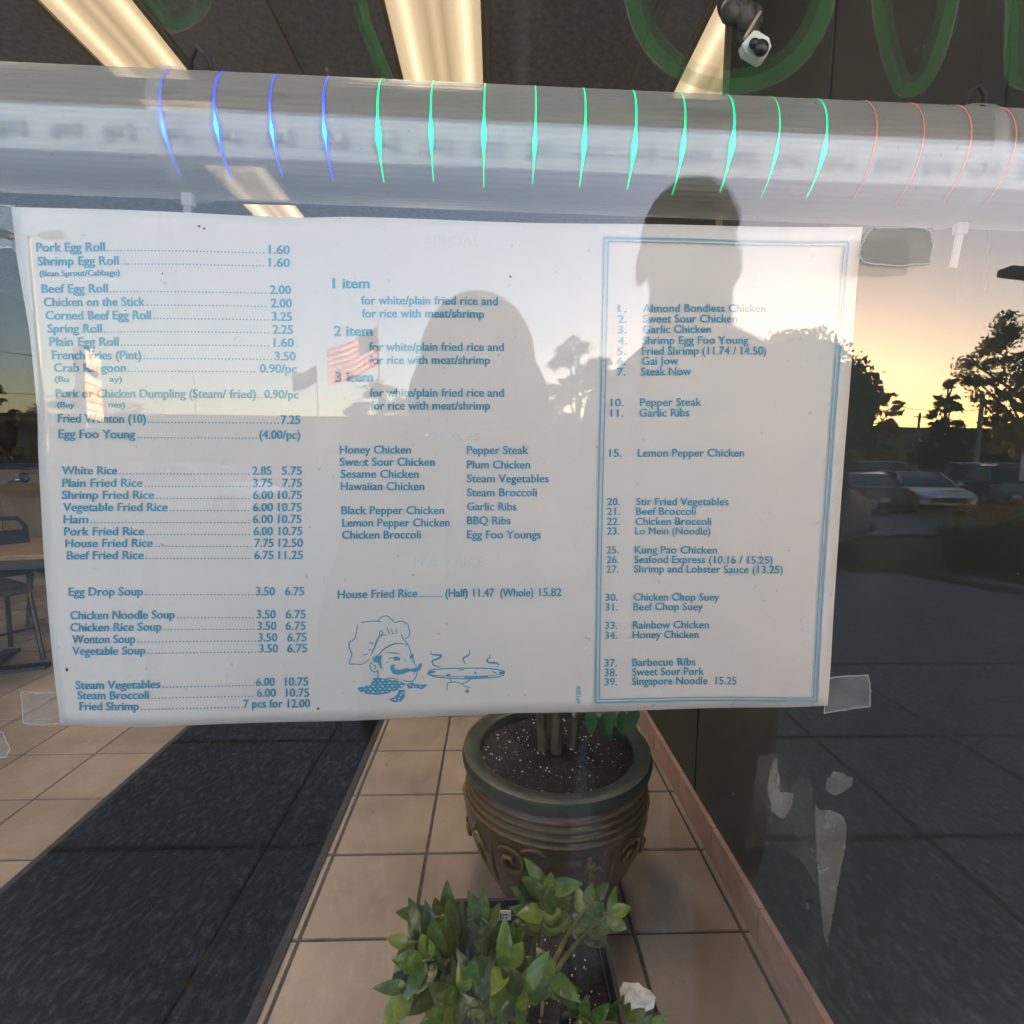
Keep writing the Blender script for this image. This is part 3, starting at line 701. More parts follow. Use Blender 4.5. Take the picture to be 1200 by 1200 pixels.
# right hand partition with tiled base; full height near the glass, then a half wall
cb = at_z(831, 1000, 0); PX = cb.x
PE = at_y(853, 60, 1).x; 
yE = PX/((at_y(853, 60, 1.0).x-CAM.x)/(1.0-CAM.y)) + CAM.y
pt = empty('partition_wall', (PX, 0, 0)); tag(pt, 'dark green partition wall with tan tile base on the right', 'wall')
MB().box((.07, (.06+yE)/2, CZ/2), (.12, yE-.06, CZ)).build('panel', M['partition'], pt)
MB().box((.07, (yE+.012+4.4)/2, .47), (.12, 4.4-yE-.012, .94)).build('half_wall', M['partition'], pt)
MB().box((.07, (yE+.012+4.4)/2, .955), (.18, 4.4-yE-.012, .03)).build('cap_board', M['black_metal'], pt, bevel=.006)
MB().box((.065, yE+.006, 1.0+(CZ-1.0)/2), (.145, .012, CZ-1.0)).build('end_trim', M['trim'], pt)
for px in (965, 1160):
    yy = PX/((at_y(px, 60, 1.0).x)/(1.0-CAM.y)) + CAM.y
    MB().box((.0085, yy, 1.55+(CZ-1.55)/2), (.006, .045, CZ-1.55)).build('batten', M['partition'], pt, bevel=.003)
k = 0; y = .10
bt = MB().box((0,0,.055), (.016, T-.004, .11)).mesh('base_tile'); bt.materials.append(M['base_tile'])
while y < 4.2:
    o = link('base_tile', bt, None, pt); o.location = (.001, y+T/2, .001); y += T

# ceiling: panels between bars, rows of fluorescent troffers
HC = CZ - CAM.z
ce = struct(MB().box(((XL+XR)/2, YB/2, CZ+.12), (XR-XL, YB, .1)).build('ceiling', M['wall_in']))
def ceil_x(px, py): return at_z(px, py, CZ).x
rowx = [((ceil_x(125,82)+ceil_x(230,87))/2), ((ceil_x(470,98)+ceil_x(571,103))/2), 0]
LW = ceil_x(571,101)-ceil_x(470,101)
rowx[2] = ceil_x(800,73)+LW/2
bars_x = sorted([rx+s_*LW/2 for rx in rowx for s_ in (-1,1)] + [ceil_x(755,55), ceil_x(330,40), -2.6, -3.2, -4.4, -5.6, 1.9, 2.5])
bars_x = [XL+.02] + [x for x in bars_x if XL+.1 < x < XR-.1] + [XR-.02]
bars_y = [.52+1.22*k for k in range(7)]
for x in bars_x: MB().box((x, YB/2+.1, CZ-.002), (.022, YB-.25, .02)).build('ceiling_bar', M['tbar'], ce)
for i in range(len(bars_x)-1):
    for j in range(len(bars_y)-1):
        xa, xb = bars_x[i]+.011, bars_x[i+1]-.011
        if any(abs((xa+xb)/2-rx) < .1 and (q == 0 or j < 2) for q, rx in enumerate(rowx)): continue
        MB().box(((xa+xb)/2, (bars_y[j]+bars_y[j+1])/2, CZ+.012), (xb-xa, 1.215, .02)).build('ceiling_panel', M['ceil'], ce)

def lens_mat():
    L = bpy.data.materials.new('lit_diffuser'); L.use_nodes = True; n = L.node_tree.nodes; l = L.node_tree.links
    n.remove(n['Principled BSDF']); tc = n.new('ShaderNodeTexCoord'); sp = n.new('ShaderNodeSeparateXYZ'); l.new(tc.outputs['Object'], sp.inputs[0])
    mr = n.new('ShaderNodeMapRange'); mr.inputs[1].default_value = -LW/2; mr.inputs[2].default_value = LW/2; l.new(sp.outputs[0], mr.inputs[0])
    rp = n.new('ShaderNodeValToRGB'); e = rp.color_ramp.elements
    stops = [(0,.42),(.14,.62),(.22,1.0),(.30,.60),(.42,.40),(.50,.56),(.58,.38),(.70,.62),(.80,1.0),(.88,.55),(1,.40)]
    e[0].position, e[1].position = 0, 1
    for p_, v_ in stops[1:-1]: e.new(p_)
    for el, (p_, v_) in zip(sorted(e, key=lambda q: q.position), stops): el.color = (v_, v_*(.70+.12*v_), v_*(.36+.16*v_), 1)
    l.new(mr.outputs[0], rp.inputs[0])
    nz = n.new('ShaderNodeTexNoise'); nz.inputs['Scale'].default_value = 90; l.new(tc.outputs['Object'], nz.inputs['Vector'])
    m2 = n.new('ShaderNodeMapRange'); m2.inputs[3].default_value = .85; m2.inputs[4].default_value = 1.12; l.new(nz.outputs['Fac'], m2.inputs[0])
    st = n.new('ShaderNodeMath'); st.operation = 'MULTIPLY'; st.inputs[1].default_value = LAMP; l.new(m2.outputs[0], st.inputs[0])
    em = n.new('ShaderNodeEmission'); l.new(rp.outputs[0], em.inputs[0]); l.new(st.outputs[0], em.inputs[1]); l.new(em.outputs[0], n['Material Output'].inputs[0])
    return L
LAMP = .092
LAMP_W = 0.60
M['diffuser'] = lens_mat()
for r_i, rx in enumerate(rowx):
    for j in range(6 if r_i == 0 else 2):
        y0 = bars_y[j]; t = empty('ceiling_light', (rx, y0+.61, CZ-.012))
        side = ['left', 'middle', 'right'][r_i]
        tag(t, f'lit fluorescent ceiling light in the {side} row, {["nearest the window","second from the window","third from the window","fourth from the window","fifth from the window","farthest from the window"][j]}', 'ceiling light', 'fluorescent ceiling lights')
        MB().box((0,0,.02), (LW-.03, 1.17, .02)).build('diffuser', M['diffuser'], t)
        fr = MB()
        for sx in (-1,1): fr.box((sx*(LW/2-.013), 0, .012), (.02, 1.20, .03))
        for sy in (-1,1): fr.box((0, sy*.595, .012), (LW-.046, .02, .03))
        fr.build('frame', M['trim'], t)
        # the prismatic lens throws its light down, little of it sideways
        al = bpy.data.lights.new('lamp_light', 'AREA'); al.shape = 'RECTANGLE'; al.size = LW-.06; al.size_y = 1.1; al.energy = LAMP_W; al.color = (1.0, .86, .68); al.spread = R(105)
        ao = bpy.data.objects.new('lamp_light', al); col.objects.link(ao); ao.parent = t; ao.location = (0, 0, .006)
# shop walls
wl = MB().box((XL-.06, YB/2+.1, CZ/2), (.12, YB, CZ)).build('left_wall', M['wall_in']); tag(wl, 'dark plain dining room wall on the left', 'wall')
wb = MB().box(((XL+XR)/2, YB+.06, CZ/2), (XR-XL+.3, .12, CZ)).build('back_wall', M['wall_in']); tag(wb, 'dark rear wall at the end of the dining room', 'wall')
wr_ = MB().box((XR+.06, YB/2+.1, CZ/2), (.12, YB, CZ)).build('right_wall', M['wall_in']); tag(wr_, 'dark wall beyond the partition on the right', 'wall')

# beige half height counter at the back left, with a lever latch
cp = at_y(20, 546, 4.95)
ct = empty('service_counter', (cp.x-.6, 5.1, 0)); tag(ct, 'beige panelled service counter with dark top at the back left', 'counter')
for k in range(5): MB().box((-1.6+k*.8, 0, (cp.z-.03)/2), (.79, .28, cp.z-.03)).build('panel', M['beige'], ct, bevel=.006)
MB().box((0, -.02, cp.z), (4.1, .40, .035)).build('counter_top', M['black_metal'], ct, bevel=.006)
lp = at_y(28, 560, 4.95)
lt = empty('latch', (lp.x-ct.location.x, -.145, lp.z)); lt.parent = ct
MB().lathe([(.001,-.02),(.03,-.02),(.045,-.012),(.05,0)], 20, axis='y').build('rose', M['black_metal'], lt, smooth=40)
MB().tube([(0,-.045,-.01),(-.05,-.05,-.022),(-.115,-.045,-.04)], .010, 8).build('lever', M['chrome'], lt, smooth=True)

# dining table and chairs at the left
tp = at_z(16, 655, .74)
tb = empty('dining_table', (tp.x-.45, tp.y+.25, 0), R(18)); tag(tb, 'wood topped dining table with black edge at the left', 'table')
MB().box((0,0,.74), (1.15,.72,.03)).build('tabletop', M['wood_top'], tb, bevel=.006)
MB().box((0,0,.70), (1.13,.70,.045)).build('apron', M['black_metal'], tb)
MB().tube([(0,0,.02),(0,0,.69)], .035, 10).build('leg', M['black_metal'], tb, smooth=40)
MB().box((0,0,.012), (.60,.08,.024)).box((0,0,.036), (.08,.60,.024)).build('foot', M['black_metal'], tb)
def chair(loc, rz, label):
    t = empty('dining_chair', loc, rz); tag(t, label, 'chair', 'black metal dining chairs')
    MB().box((0,0,.455), (.42,.42,.05)).build('seat', M['black_metal'], t, bevel=.02)
    for sx in (-1,1):
        MB().tube([(sx*.19,.17,.43),(sx*.20,.22,0)], .014, 8).build('leg', M['black_metal'], t, smooth=40)
        MB().tube([(sx*.19,-.17,.43),(sx*.20,-.26,0)], .014, 8).build('leg', M['black_metal'], t, smooth=40)
        MB().tube([(sx*.185,-.19,.44),(sx*.185,-.23,.70),(sx*.17,-.26,.86),(sx*.13,-.27,.91),(0,-.275,.92)], .014, 8).build('back_post', M['black_metal'], t, smooth=40)
    MB().box((0,-.247,.755), (.33,.012,.17)).build('back_panel', M['black_metal'], t, bevel=.004)
    MB().box((0,-.232,.58), (.34,.012,.05)).build('back_slat', M['black_metal'], t, bevel=.004)
    MB().tube([(-.19,-.19,.2),(.19,-.19,.2)], .009, 6).build('stretcher', M['black_metal'], t, smooth=40)
    return t
c1 = at_z(30, 748, 0); chair((c1.x+.12, c1.y+.30, 0), R(152), 'black metal chair tucked at the near side of the wood table')
c2 = at_z(8, 792, 0); chair((c2.x-.32, c2.y+.20, 0), R(60), 'black metal chair at the left end of the table, partly out of view')
c3 = at_z(20, 700, 0); chair((c3.x-.5, c3.y+.9, 0), R(-10), 'black metal chair on the far side of the wood table')

# ---------------------------------------------------------------- big glazed pot with plant
f_ = at_z(657, 942, .44)
PR = .283; pc = Vector((f_.x+.022, f_.y+PR, 0))
pot = empty('glazed_pot', pc); tag(pot, 'large brown glazed pot with green rim and ochre scroll relief', 'plant pot')
def pot_mat():
    Q = mat('brown_glaze', (.075,.048,.030), .32, noise=(14,.4), bump=(60,.15)); return Q
M['glaze'] = pot_mat(); M['glaze_green'] = mat('green_glaze', (.048,.060,.048), .36, noise=(14,.6), bump=(50,.2)); M['ochre'] = mat('ochre_glaze', (.20,.125,.045), .45, noise=(25,.4), bump=(60,.3)); M['plum'] = mat('plum_glaze', (.12,.075,.075), .35, noise=(12,.4))
prof = [(.001,0),(.170,0),(.180,.02),(.212,.08),(.243,.14),(.264,.20),(.276,.26),(.277,.305)]
MB().lathe(prof, 48).build('belly', M['glaze'], pot, smooth=40)
z = .305
for k in range(4):   # grooved neck: alternate ochre ridges and brown hollows
    r0_ = .275 - .003*k
    MB().lathe([(r0_, z),(r0_+.0035, z+.003),(r0_+.0035, z+.007),(r0_, z+.010)], 48).build('ridge', M['ochre'], pot, smooth=60)
    MB().lathe([(r0_, z+.010),(r0_-.004, z+.014),(r0_-.003, z+.0205)], 48).build('groove', M['plum' if k == 3 else 'glaze'], pot, smooth=60); z += .0205
MB().lathe([(.258, z),(.262, z+.006),(.281,.400),(.285,.418),(.280,.436),(.268,.440),(.240,.438),(.231,.432),(.228,.36)], 56).build('rim', M['glaze_green'], pot, smooth=50)
MB().lathe([(.229,.402),(.16,.408),(.07,.403),(.001,.410)], 36).build('soil', M['soil'], pot, smooth=True)
pr = MB()
for k in range(230):
    a = random.gauss(0,1)*1.5 + (k % 3)*2.1; r_ = .222*math.sqrt(random.random()); s_ = .0009+.0026*random.random()**2.5
    pr.ellipsoid((r_*math.cos(a), r_*math.sin(a), .408+s_*.3), (s_, s_*.8, s_*.8), 5, 3)
stuff(pr.build('perlite_grains', M['perlite'], pot, raw=True))
def belly_r(z_):
    for (ra, za), (rb, zb) in zip(prof[1:-1], prof[2:]):
        if za <= z_ <= zb: return ra+(rb-ra)*(z_-za)/(zb-za)
    return .277
def on_pot(a, z_, d=.004): r_ = belly_r(z_)+d; return (r_*math.cos(a), r_*math.sin(a), z_)
def scroll(a0, z0, s_, flip, turns=1.4):
    """spiral scroll with a tapering tail and leaf tongues"""
    pts, rad = [], []
    for q in range(30):
        u = q/29; th = turns*2*math.pi*u; rr = s_*(.12+.88*u**.9)
        pts.append(on_pot(a0 + flip*rr*math.cos(th)/.25, max(.03, min(.298, z0 + rr*math.sin(th))))); rad.append(.0025+.0048*math.sin(math.pi*min(1, .15+u*.85))**1.0)
    return MB().tube(pts, rad, 6).build('scroll_relief', M['ochre'], pot, smooth=True)
def tongue(a0, z0, da, dz, wd_):
    pts, rad = [], []
    for q in range(9):
        u = q/8; pts.append(on_pot(a0+da*u+.10*da*math.sin(u*5), max(.03, min(.300, z0+dz*u+.012*math.sin(u*4))), .002)); rad.append(max(.0006, .75*wd_*math.sin(math.pi*(.12+.88*u))))
    MB().tube(pts, rad, 6).build('leaf_relief', M['ochre'], pot, smooth=True)
for k in range(5):
    a = -math.pi/2 - .55 + k*2*math.pi/5
    scroll(a, .245, .044, 1); scroll(a+.40, .20, .028, -1, 1.2)
    for q in range(5): tongue(a+.70, .235+.004*q, .09+.085*(q % 3), .062-.035*q, .010)
    tongue(a-.26, .13, .02, .15, .007); tongue(a+.1, .288, .30, .006, .008)
# the plant in the pot: two stems and leaves, its top hidden by the menu
gp = empty('potted_plant', (pc.x+.0, pc.y, .40)); tag(gp, 'leafy green plant with woody stems growing in the glazed pot', 'plant')
def leaf_mesh(nm, L, W_, curl=.18, cup=.25, n_=6):
    m_ = MB(); vs = []
    for q in range(n_+1):
        u = q/n_; wv = W_*(math.sin(math.pi*u**.85)**.8)*(1-.15*u) + .0004
        z_ = -curl*L*u*u
        vs += [(L*u, -wv, z_+cup*wv), (L*u, 0, z_), (L*u, wv, z_+cup*wv)]
    m_.add(vs, [(3*q+k_, 3*q+3+k_, 3*q+4+k_, 3*q+1+k_) for q in range(n_) for k_ in (0,1)])
    me = m_.mesh(nm, True); return me
def place_leaf(me, parent, p, direc, up, s_, m_=None, name='leaf'):
    d_ = Vector(direc).normalized(); n_ = (Vector(up) - d_*Vector(up).dot(d_)).normalized(); s2 = n_.cross(d_)
    o = link(name, me, None, parent); o.matrix_local = Matrix.Translation(p) @ Matrix((d_, s2, n_)).transposed().to_4x4() @ Matrix.Scale(s_, 4)
    return o
lm2 = leaf_mesh('leaf', .13, .032); lm2.materials.append(M['leaf2'])
for k, (dx, dy, hh) in enumerate(((.0,0,1.05), (-.035,.02,.8), (.05,.03,.75))):
    st = MB().tube([(dx,dy,-.02),(dx*1.6,dy,.3*hh),(dx*2.2,dy*1.5,.65*hh),(dx*3,dy*2,hh)], [.017,.014,.011,.005], 8).build('trunk', M['bark_in'], gp, smooth=60)
    for q in range(16):
        u = .30+.7*q/15; a = q*2.4+k; p_ = Vector((dx*(1+2*u), dy*(1+u), hh*u)); d_ = Vector((math.cos(a), math.sin(a), .2-.5*(q % 3)))
        place_leaf(lm2, st, p_+d_*.02, d_, (0,0,1), random.uniform(.8,1.3))
lo = at_y(712, 852, pc.y-.10)
for q, (px, py) in enumerate(((716,846),(705,856),(692,848),(728,850),(742,842))):
    p_ = at_y(px, py, pc.y-.08+.01*q)-Vector(gp.location)
    place_leaf(lm2, gp, p_+Vector((0,0,.05)), (random.uniform(-.4,.5), -.3, -1), (0,-1,.4), .62)

# ---------------------------------------------------------------- small plant in a black nursery pot
r1, r2 = at_z(522, 1055, .30), at_z(700, 1050, .30)
NW = (r2-r1).length; nc = Vector(((r1.x+r2.x)/2, (r1.y+r2.y)/2-NW*.46, 0))
zp = empty('nursery_plant', nc); tag(zp, 'glossy leaved green plant in a black plastic nursery pot by the glass', 'plant')
def sq(hw, z_, rr=.03, n_=5):
    out = []
    for cx, cy, a0 in ((1,1,0),(-1,1,90),(-1,-1,180),(1,-1,270)):
        for q in range(n_): a = R(a0+90*q/(n_-1)); out.append((cx*(hw-rr)+rr*math.cos(a), cy*(hw-rr)*.92+rr*math.sin(a), z_))
    return out
pb = MB(); rings = [sq(NW*.36,0), sq(NW*.46,.265), sq(NW*.5,.27), sq(NW*.5,.30), sq(NW*.475,.30), sq(NW*.45,.22)]
nn = len(rings[0]); vs = [v_ for r_ in rings for v_ in r_]
pb.add(vs, [(j*nn+i, j*nn+(i+1) % nn, (j+1)*nn+(i+1) % nn, (j+1)*nn+i) for j in range(len(rings)-1) for i in range(nn)] + [tuple(range(nn))])
pb.build('pot', M['pot_plastic'], zp, smooth=40)
sl = MB(); sl.add(sq(NW*.455,.25), [tuple(range(nn))]); sl.build('soil', M['soil'], zp)
pr = MB()
for k in range(120):
    s_ = random.uniform(.001,.0026); pr.ellipsoid((random.uniform(-.44,.44)*NW, random.uniform(-.40,.40)*NW, .252), (s_,s_,s_), 5, 3)
stuff(pr.build('perlite_grains', M['perlite'], zp, raw=True))
# sticker on the inner back wall of the pot
spx = at_y(590, 1073, nc.y+NW*.43) - nc
st_ = MB().box(spx, (.034,.002,.026)).build('price_sticker', M['sticker'], zp)
MB().box(spx+Vector((-.006,-.0016,0)), (.003,.0012,.016)).box(spx+Vector((.004,-.0016,.004)), (.012,.0012,.003)).box(spx+Vector((.004,-.0016,-.004)), (.010,.0012,.003)).build('print', M['soot'], st_)
lm = [leaf_mesh('leaf', .066, .0165, .15, .22), leaf_mesh('leaf', .054, .0165, .30, .3), leaf_mesh('leaf', .078, .0175, .12, .40), leaf_mesh('leaf', .070, .0150, .45, .25), leaf_mesh('leaf', .058, .0185, .05, .15)]
for q, me in enumerate(lm): me.materials.append(M['leaf_b' if q in (1, 4) else 'leaf'])
def zz_stem(base, tip_px, dist, n_l, ls, bend=.06, start=.35, flat=.0):
    n_l = int(n_l*1.35)
    b_ = Vector(base); t_ = at_y(612+(tip_px[0]-600)*.90, tip_px[1]+16, dist) - nc
    mid = b_.lerp(t_, .5) + Vector((0, 0, bend))
    def B(u): return b_*(1-u)**2 + mid*2*u*(1-u) + t_*u*u
    st = MB().tube([B(q/10) for q in range(11)], [.0055*(1-.65*q/10) for q in range(11)], 6).build('stem', M['stem'], zp, smooth=True)
    for q in range(n_l):
        u = start + (1-start)*q/(n_l-1) if n_l > 1 else 1
        p_ = B(u); tn = (B(min(1, u+.02))-B(u-.02)).normalized()
        side = tn.cross(Vector((0, -.8, .6))).normalized() * (1 if q % 2 else -1)
        d_ = tn*.75 + side*random.uniform(.7,1.1) + Vector((random.uniform(-.2,.2), random.uniform(-.35,.1), random.uniform(-.25,.15)))
        if q == n_l-1: d_ = tn + side*.15
        place_leaf(random.choice(lm), st, p_, d_, Vector((random.uniform(-.3,.3), -.7, .7)), ls*random.uniform(.60,1.08))
B0 = lambda dx, dy: (dx*NW, dy*NW, .25)
zz_stem(B0(.02,.05), (634,1024), nc.y-.02, 13, 1.0, .05, .45)
zz_stem(B0(.08,.12), (628,1052), nc.y-.06, 9, 1.0, .03, .6)
zz_stem(B0(.15,.05), (716,1054), nc.y+.03, 9, .78, .04, .45)
zz_stem(B0(.10,.0), (692,1040), nc.y+.04, 7, .75, .05, .5)
zz_stem(B0(-.15,.1), (482,1058), nc.y-.02, 9, .85, .07, .35)
zz_stem(B0(-.12,.0), (452,1088), nc.y-.08, 12, 1.15, .06, .35)
zz_stem(B0(-.20,-.1), (450,1140), nc.y-.12, 12, 1.15, .05, .3)
zz_stem(B0(-.10,-.1), (500,1170), nc.y-.16, 11, 1.2, .05, .3)
zz_stem(B0(-.05,-.05), (575,1120), nc.y-.12, 10, 1.0, .05, .4)
zz_stem(B0(-.02,-.15), (600,1150), nc.y-.14, 10, 1.0, .05, .4)
zz_stem(B0(.0,-.2), (545,1190), nc.y-.18, 10, 1.1, .04, .4)
zz_stem(B0(.2,-.15), (690,1185), nc.y-.14, 6, .8, .02, .4)
zz_stem(B0(.25,-.2), (775,1192), nc.y-.10, 8, .9, .02, .4)
zz_stem(B0(-.2,.0), (470,1110), nc.y-.10, 11, 1.1, .05, .3)
zz_stem(B0(-.05,.0), (560,1095), nc.y-.08, 9, 1.0, .05, .4)
zz_stem(B0(-.1,-.15), (520,1150), nc.y-.15, 11, 1.1, .05, .3)
zz_stem(B0(.05,-.1), (640,1130), nc.y-.12, 9, .95, .04, .4)
zz_stem(B0(-.1,.1), (540,1058), nc.y+.06, 6, .9, .06, .5)
# wooden plant stick with white tag
q0 = at_y(634, 1180, nc.y-.05)-nc; q1 = at_y(640, 1118, nc.y-.05)-nc
MB().tube([q0-Vector((0,0,.05)), q1], .0035, 6).build('plant_stick', mat('bamboo', (.55,.38,.20), .6), zp)
# crumpled white paper on the floor beside the pot
w0 = at_z(742, 1172, 0.02); cr = MB(); cr.ellipsoid((0,0,.02), (.045,.03,.02), 12, 8)
cr.v = [tuple(Vector(v_)*(1+random.uniform(-.3,.25))+Vector((0,0,0))) for v_ in cr.v]
o = cr.build('crumpled_paper', M['sticker']); o.location = w0; o.location.z = .002
tag(o, 'crumpled white paper scrap on the tiles beside the nursery pot', 'paper')

# ================================================================== IN THE WINDOW
# ---------------------------------------------------------------- menu sheet
PY0 = .0095
def sheet_y(x, z):
    return PY0 + .0012*math.sin(x*17+.6) + .0009*math.sin(z*31+x*9) + .0006*math.sin(x*55+z*23)
left = [(14,243),(20,307),(33,390),(43,490),(44,525),(57,677),(66,790),(71,850)]
right = [(1011,266),(1003,340),(996,435),(988,540),(981,660),(974,770),(969,826)]
top = [(14,243),(120,248),(250,253),(360,257),(400,256),(500,258),(700,261),(850,263),(1011,266)]
bot = [(71,850),(180,851),(300,848),(450,845),(600,842),(800,840),(930,838),(969,836)]
def interp(pl, u):
    L = [0]
    for a, b in zip(pl[:-1], pl[1:]): L.append(L[-1]+math.hypot(a[0]-b[0], a[1]-b[1]))
    s_ = u*L[-1]
    for k in range(len(pl)-1):
        if s_ <= L[k+1]+1e-9:
            q = (s_-L[k])/(L[k+1]-L[k]); return (pl[k][0]+(pl[k+1][0]-pl[k][0])*q, pl[k][1]+(pl[k+1][1]-pl[k][1])*q)
    return pl[-1]
def sheet_pt(px, py, off=0.0):
    p = at_y(px, py, PY0); return Vector((p.x, sheet_y(p.x, p.z)+off, p.z))
menu = empty('takeout_menu', (at_y(520, 850, PY0).x, PY0, at_y(520, 850, PY0).z)); tag(menu, 'white paper takeout menu in blue print taped inside the window', 'menu')
MO = Vector(menu.location)
NU, NV = 60, 40; vs = []
for j in range(NV+1):
    v_ = j/NV; L_, R_ = interp(left, v_), interp(right, v_)
    for i in range(NU+1):
        u = i/NU; T_, B_ = interp(top, u), interp(bot, u)
        c00, c10, c01, c11 = left[0], right[0], left[-1], bot[-1]
        # Coons patch of the four traced edges
        q = [ (1-v_)*T_[k]+v_*B_[k] + (1-u)*L_[k]+u*R_[k] - ((1-u)*(1-v_)*c00[k]+u*(1-v_)*c10[k]+(1-u)*v_*c01[k]+u*v_*c11[k]) for k in (0,1)]
        vs.append(sheet_pt(q[0], q[1]) - MO)
W1 = NU+1
fs = [(j*W1+i, j*W1+i+1, (j+1)*W1+i+1, (j+1)*W1+i) for j in range(NV) for i in range(NU)]
sh = MB().add(vs, fs).build('sheet', M['paper'], menu, smooth=True, raw=True)
sd = sh.modifiers.new('thickness', 'SOLIDIFY'); sd.thickness = .00018; sd.offset = 0

fc = bpy.data.curves.new('lettering', 'FONT'); fo = bpy.data.objects.new('lettering', fc); col.objects.link(fo)
fc.resolution_u = 3; fc.fill_mode = 'FRONT'
def glyphs(text, bold):
    fc.body = text; fc.size = 1.0; fc.offset = bold
    bpy.context.view_layer.update()
    dg = bpy.context.evaluated_depsgraph_get(); ev = fo.evaluated_get(dg); me = ev.to_mesh()
    v_ = np.array([x.co[:2] for x in me.vertices]); f = [tuple(p.vertices) for p in me.polygons]; ev.to_mesh_clear()
    return v_, f
OFF = -.0005
def put(mb_, text, x0, y0, x1, y1, capx, bold=.008):
    bold = 0 if "M" in text else bold
    """lay text on the sheet from (x0,y0) to (x1,y1) (baseline, photo pixels), capital height capx pixels"""
    v_, f = glyphs(text, bold)
    if len(v_) == 0: return
    ww = v_[:,0].max()-v_[:,0].min(); xm = v_[:,0].min(); k = capx*1.13/.729
    dx, dy = x1-x0, y1-y0; L_ = math.hypot(dx, dy); ux, uy = dx/L_, dy/L_
    pts = []
    for a, b in v_:
        s_ = (a-xm)/ww*L_; h_ = b*k
        pts.append(sheet_pt(x0+ux*s_+uy*h_*0.0, y0+uy*s_-h_, OFF) - MO)
    mb_.add(pts, f)
    mb_.add([sheet_pt(x0+ux*(a-xm)/ww*L_+.55, y0+uy*(a-xm)/ww*L_-b*k-.15, OFF+.00015) - MO for a, b in v_], f)   # heavier stroke
def dots(mb_, x0, y0, x1, y1, step=4.0, s_=.75):
    n_ = int((x1-x0)/step)
    for k in range(n_+1):
        x = x0+k*step; y = y0+(y1-y0)*(x-x0)/max(1,(x1-x0))-s_
        mb_.add([sheet_pt(x+a, y+b, OFF)-MO for a, b in ((-s_,-s_),(s_,-s_),(s_,s_),(-s_,s_))], [(0,1,2,3)])
def done(mb_, name='menu_line', m_='print'): return mb_.build(name, M[m_], menu, raw=True)

# left column: (text, x0, x1, baseline left, [(price, x0, x1)], baseline right)
LC = [('Pork Egg Roll',44,127,295.5,[('1.60',317,341)],299.5), ('Shrimp Egg Roll',45,143,311.5,[('1.60',317,341)],314.5),
 ('Beef Egg Roll',49,129,343.3,[('2.00',318,342)],346), ('Chicken on the Stick',51,173,358.8,[('2.00',319,343)],361.5), ('Corned Beef Egg Roll',53,180,374.3,[('3.25',320,343)],377),
 ('Spring Roll',55,120,389.6,[('2.25',321,344)],392), ('Plain Egg Roll',57,140,405,[('1.60',322,345)],407.3), ('French Fries (Pint)',60,167,420.7,[('3.50',323,347)],423),
 ('Crab Rangoon',62,148,435.5,[('0.90/pc',306,348)],437.5), ('Fried Wonton (10)',67,171,495,[('7.25',330,352)],497), ('Egg Foo Young',68,158,513.3,[('(4.00/pc)',305,352)],514.5),
 ('White Rice',73,137,556,[('2.85',297,319),('5.75',331,354)],556.3), ('Plain Fried Rice',74,167,570.5,[('3.75',298,320),('7.75',332,354)],570.5), ('Shrimp Fried Rice',74,181,584.6,[('6.00',298,321),('10.75',327,354)],584.6),
 ('Vegetable Fried Rice',76,197,598.8,[('6.00',298,321),('10.75',327,354)],598.8), ('Ham',77,105,613,[('6.00',298,321),('10.75',327,354)],612.6), ('Pork Fried Rice',78,170,627,[('6.00',299,321),('10.75',328,355)],626.6),
 ('House Fried Rice',80,180,640.7,[('7.75',300,322),('12.50',328,356)],640.3), ('Beef Fried Rice',82,170,654.7,[('6.75',300,322),('11.25',328,356)],654.3), ('Egg Drop Soup',85,170,696.7,[('3.50',302,324),('6.75',336,358)],696.2),
 ('Chicken Noodle Soup',87,207,724,[('3.50',303,325),('6.75',337,360)],722.8), ('Chicken Rice Soup',87,192,738,[('3.50',304,326),('6.75',337,360)],736), ('Wonton Soup',89,162,752,[('3.50',305,327),('6.75',339,361)],749.3),
 ('Vegetable Soup',89,174,765.7,[('3.50',306,328),('6.75',339,362)],762), ('Steam Vegetables',92,191,805.7,[('6.00',302,324),('10.75',336,363)],800.7), ('Steam Broccoli',94,178,817.7,[('6.00',303,325),('10.75',337,364)],813.7),
 ('Fried Shrimp',96,166,830.7,[('7 pcs for 12.00',287,365)],826.3)]
for tx, x0, x1, bl, pr_, br in LC:
    mb_ = MB(); xe = pr_[-1][2]; yy = lambda x: bl+(br-bl)*(x-x0)/(xe-x0)
    cap = 9.4 if bl < 530 else 9.0
    put(mb_, tx, x0, yy(x0), x1, yy(x1), cap)
    dots(mb_, x1+4, yy(x1+4), pr_[0][1]-3, yy(pr_[0][1]-3))
    for s_, a, b in pr_: put(mb_, s_, a, yy(a), b, yy(b), cap)
    done(mb_)
mb_ = MB(); put(mb_, 'Pork or Chicken Dumpling (Steam/ fried)', 64, 465.3, 301, 467, 9.2); dots(mb_, 304, 467, 309, 467); put(mb_, '0.90/pc', 311, 467, 350, 467.5, 9.2); done(mb_)
for tx, x0, x1, y in (('(Bean Sprout/Cabbage)',47,144,324),('(Bu',63,79,447),('ay)',128,143,447.3),('(Buy',66,86,477),('nes)',127,146,477.3)):
    mb_ = MB(); put(mb_, tx, x0, y, x1, y+.6, 6.2, .002); done(mb_)
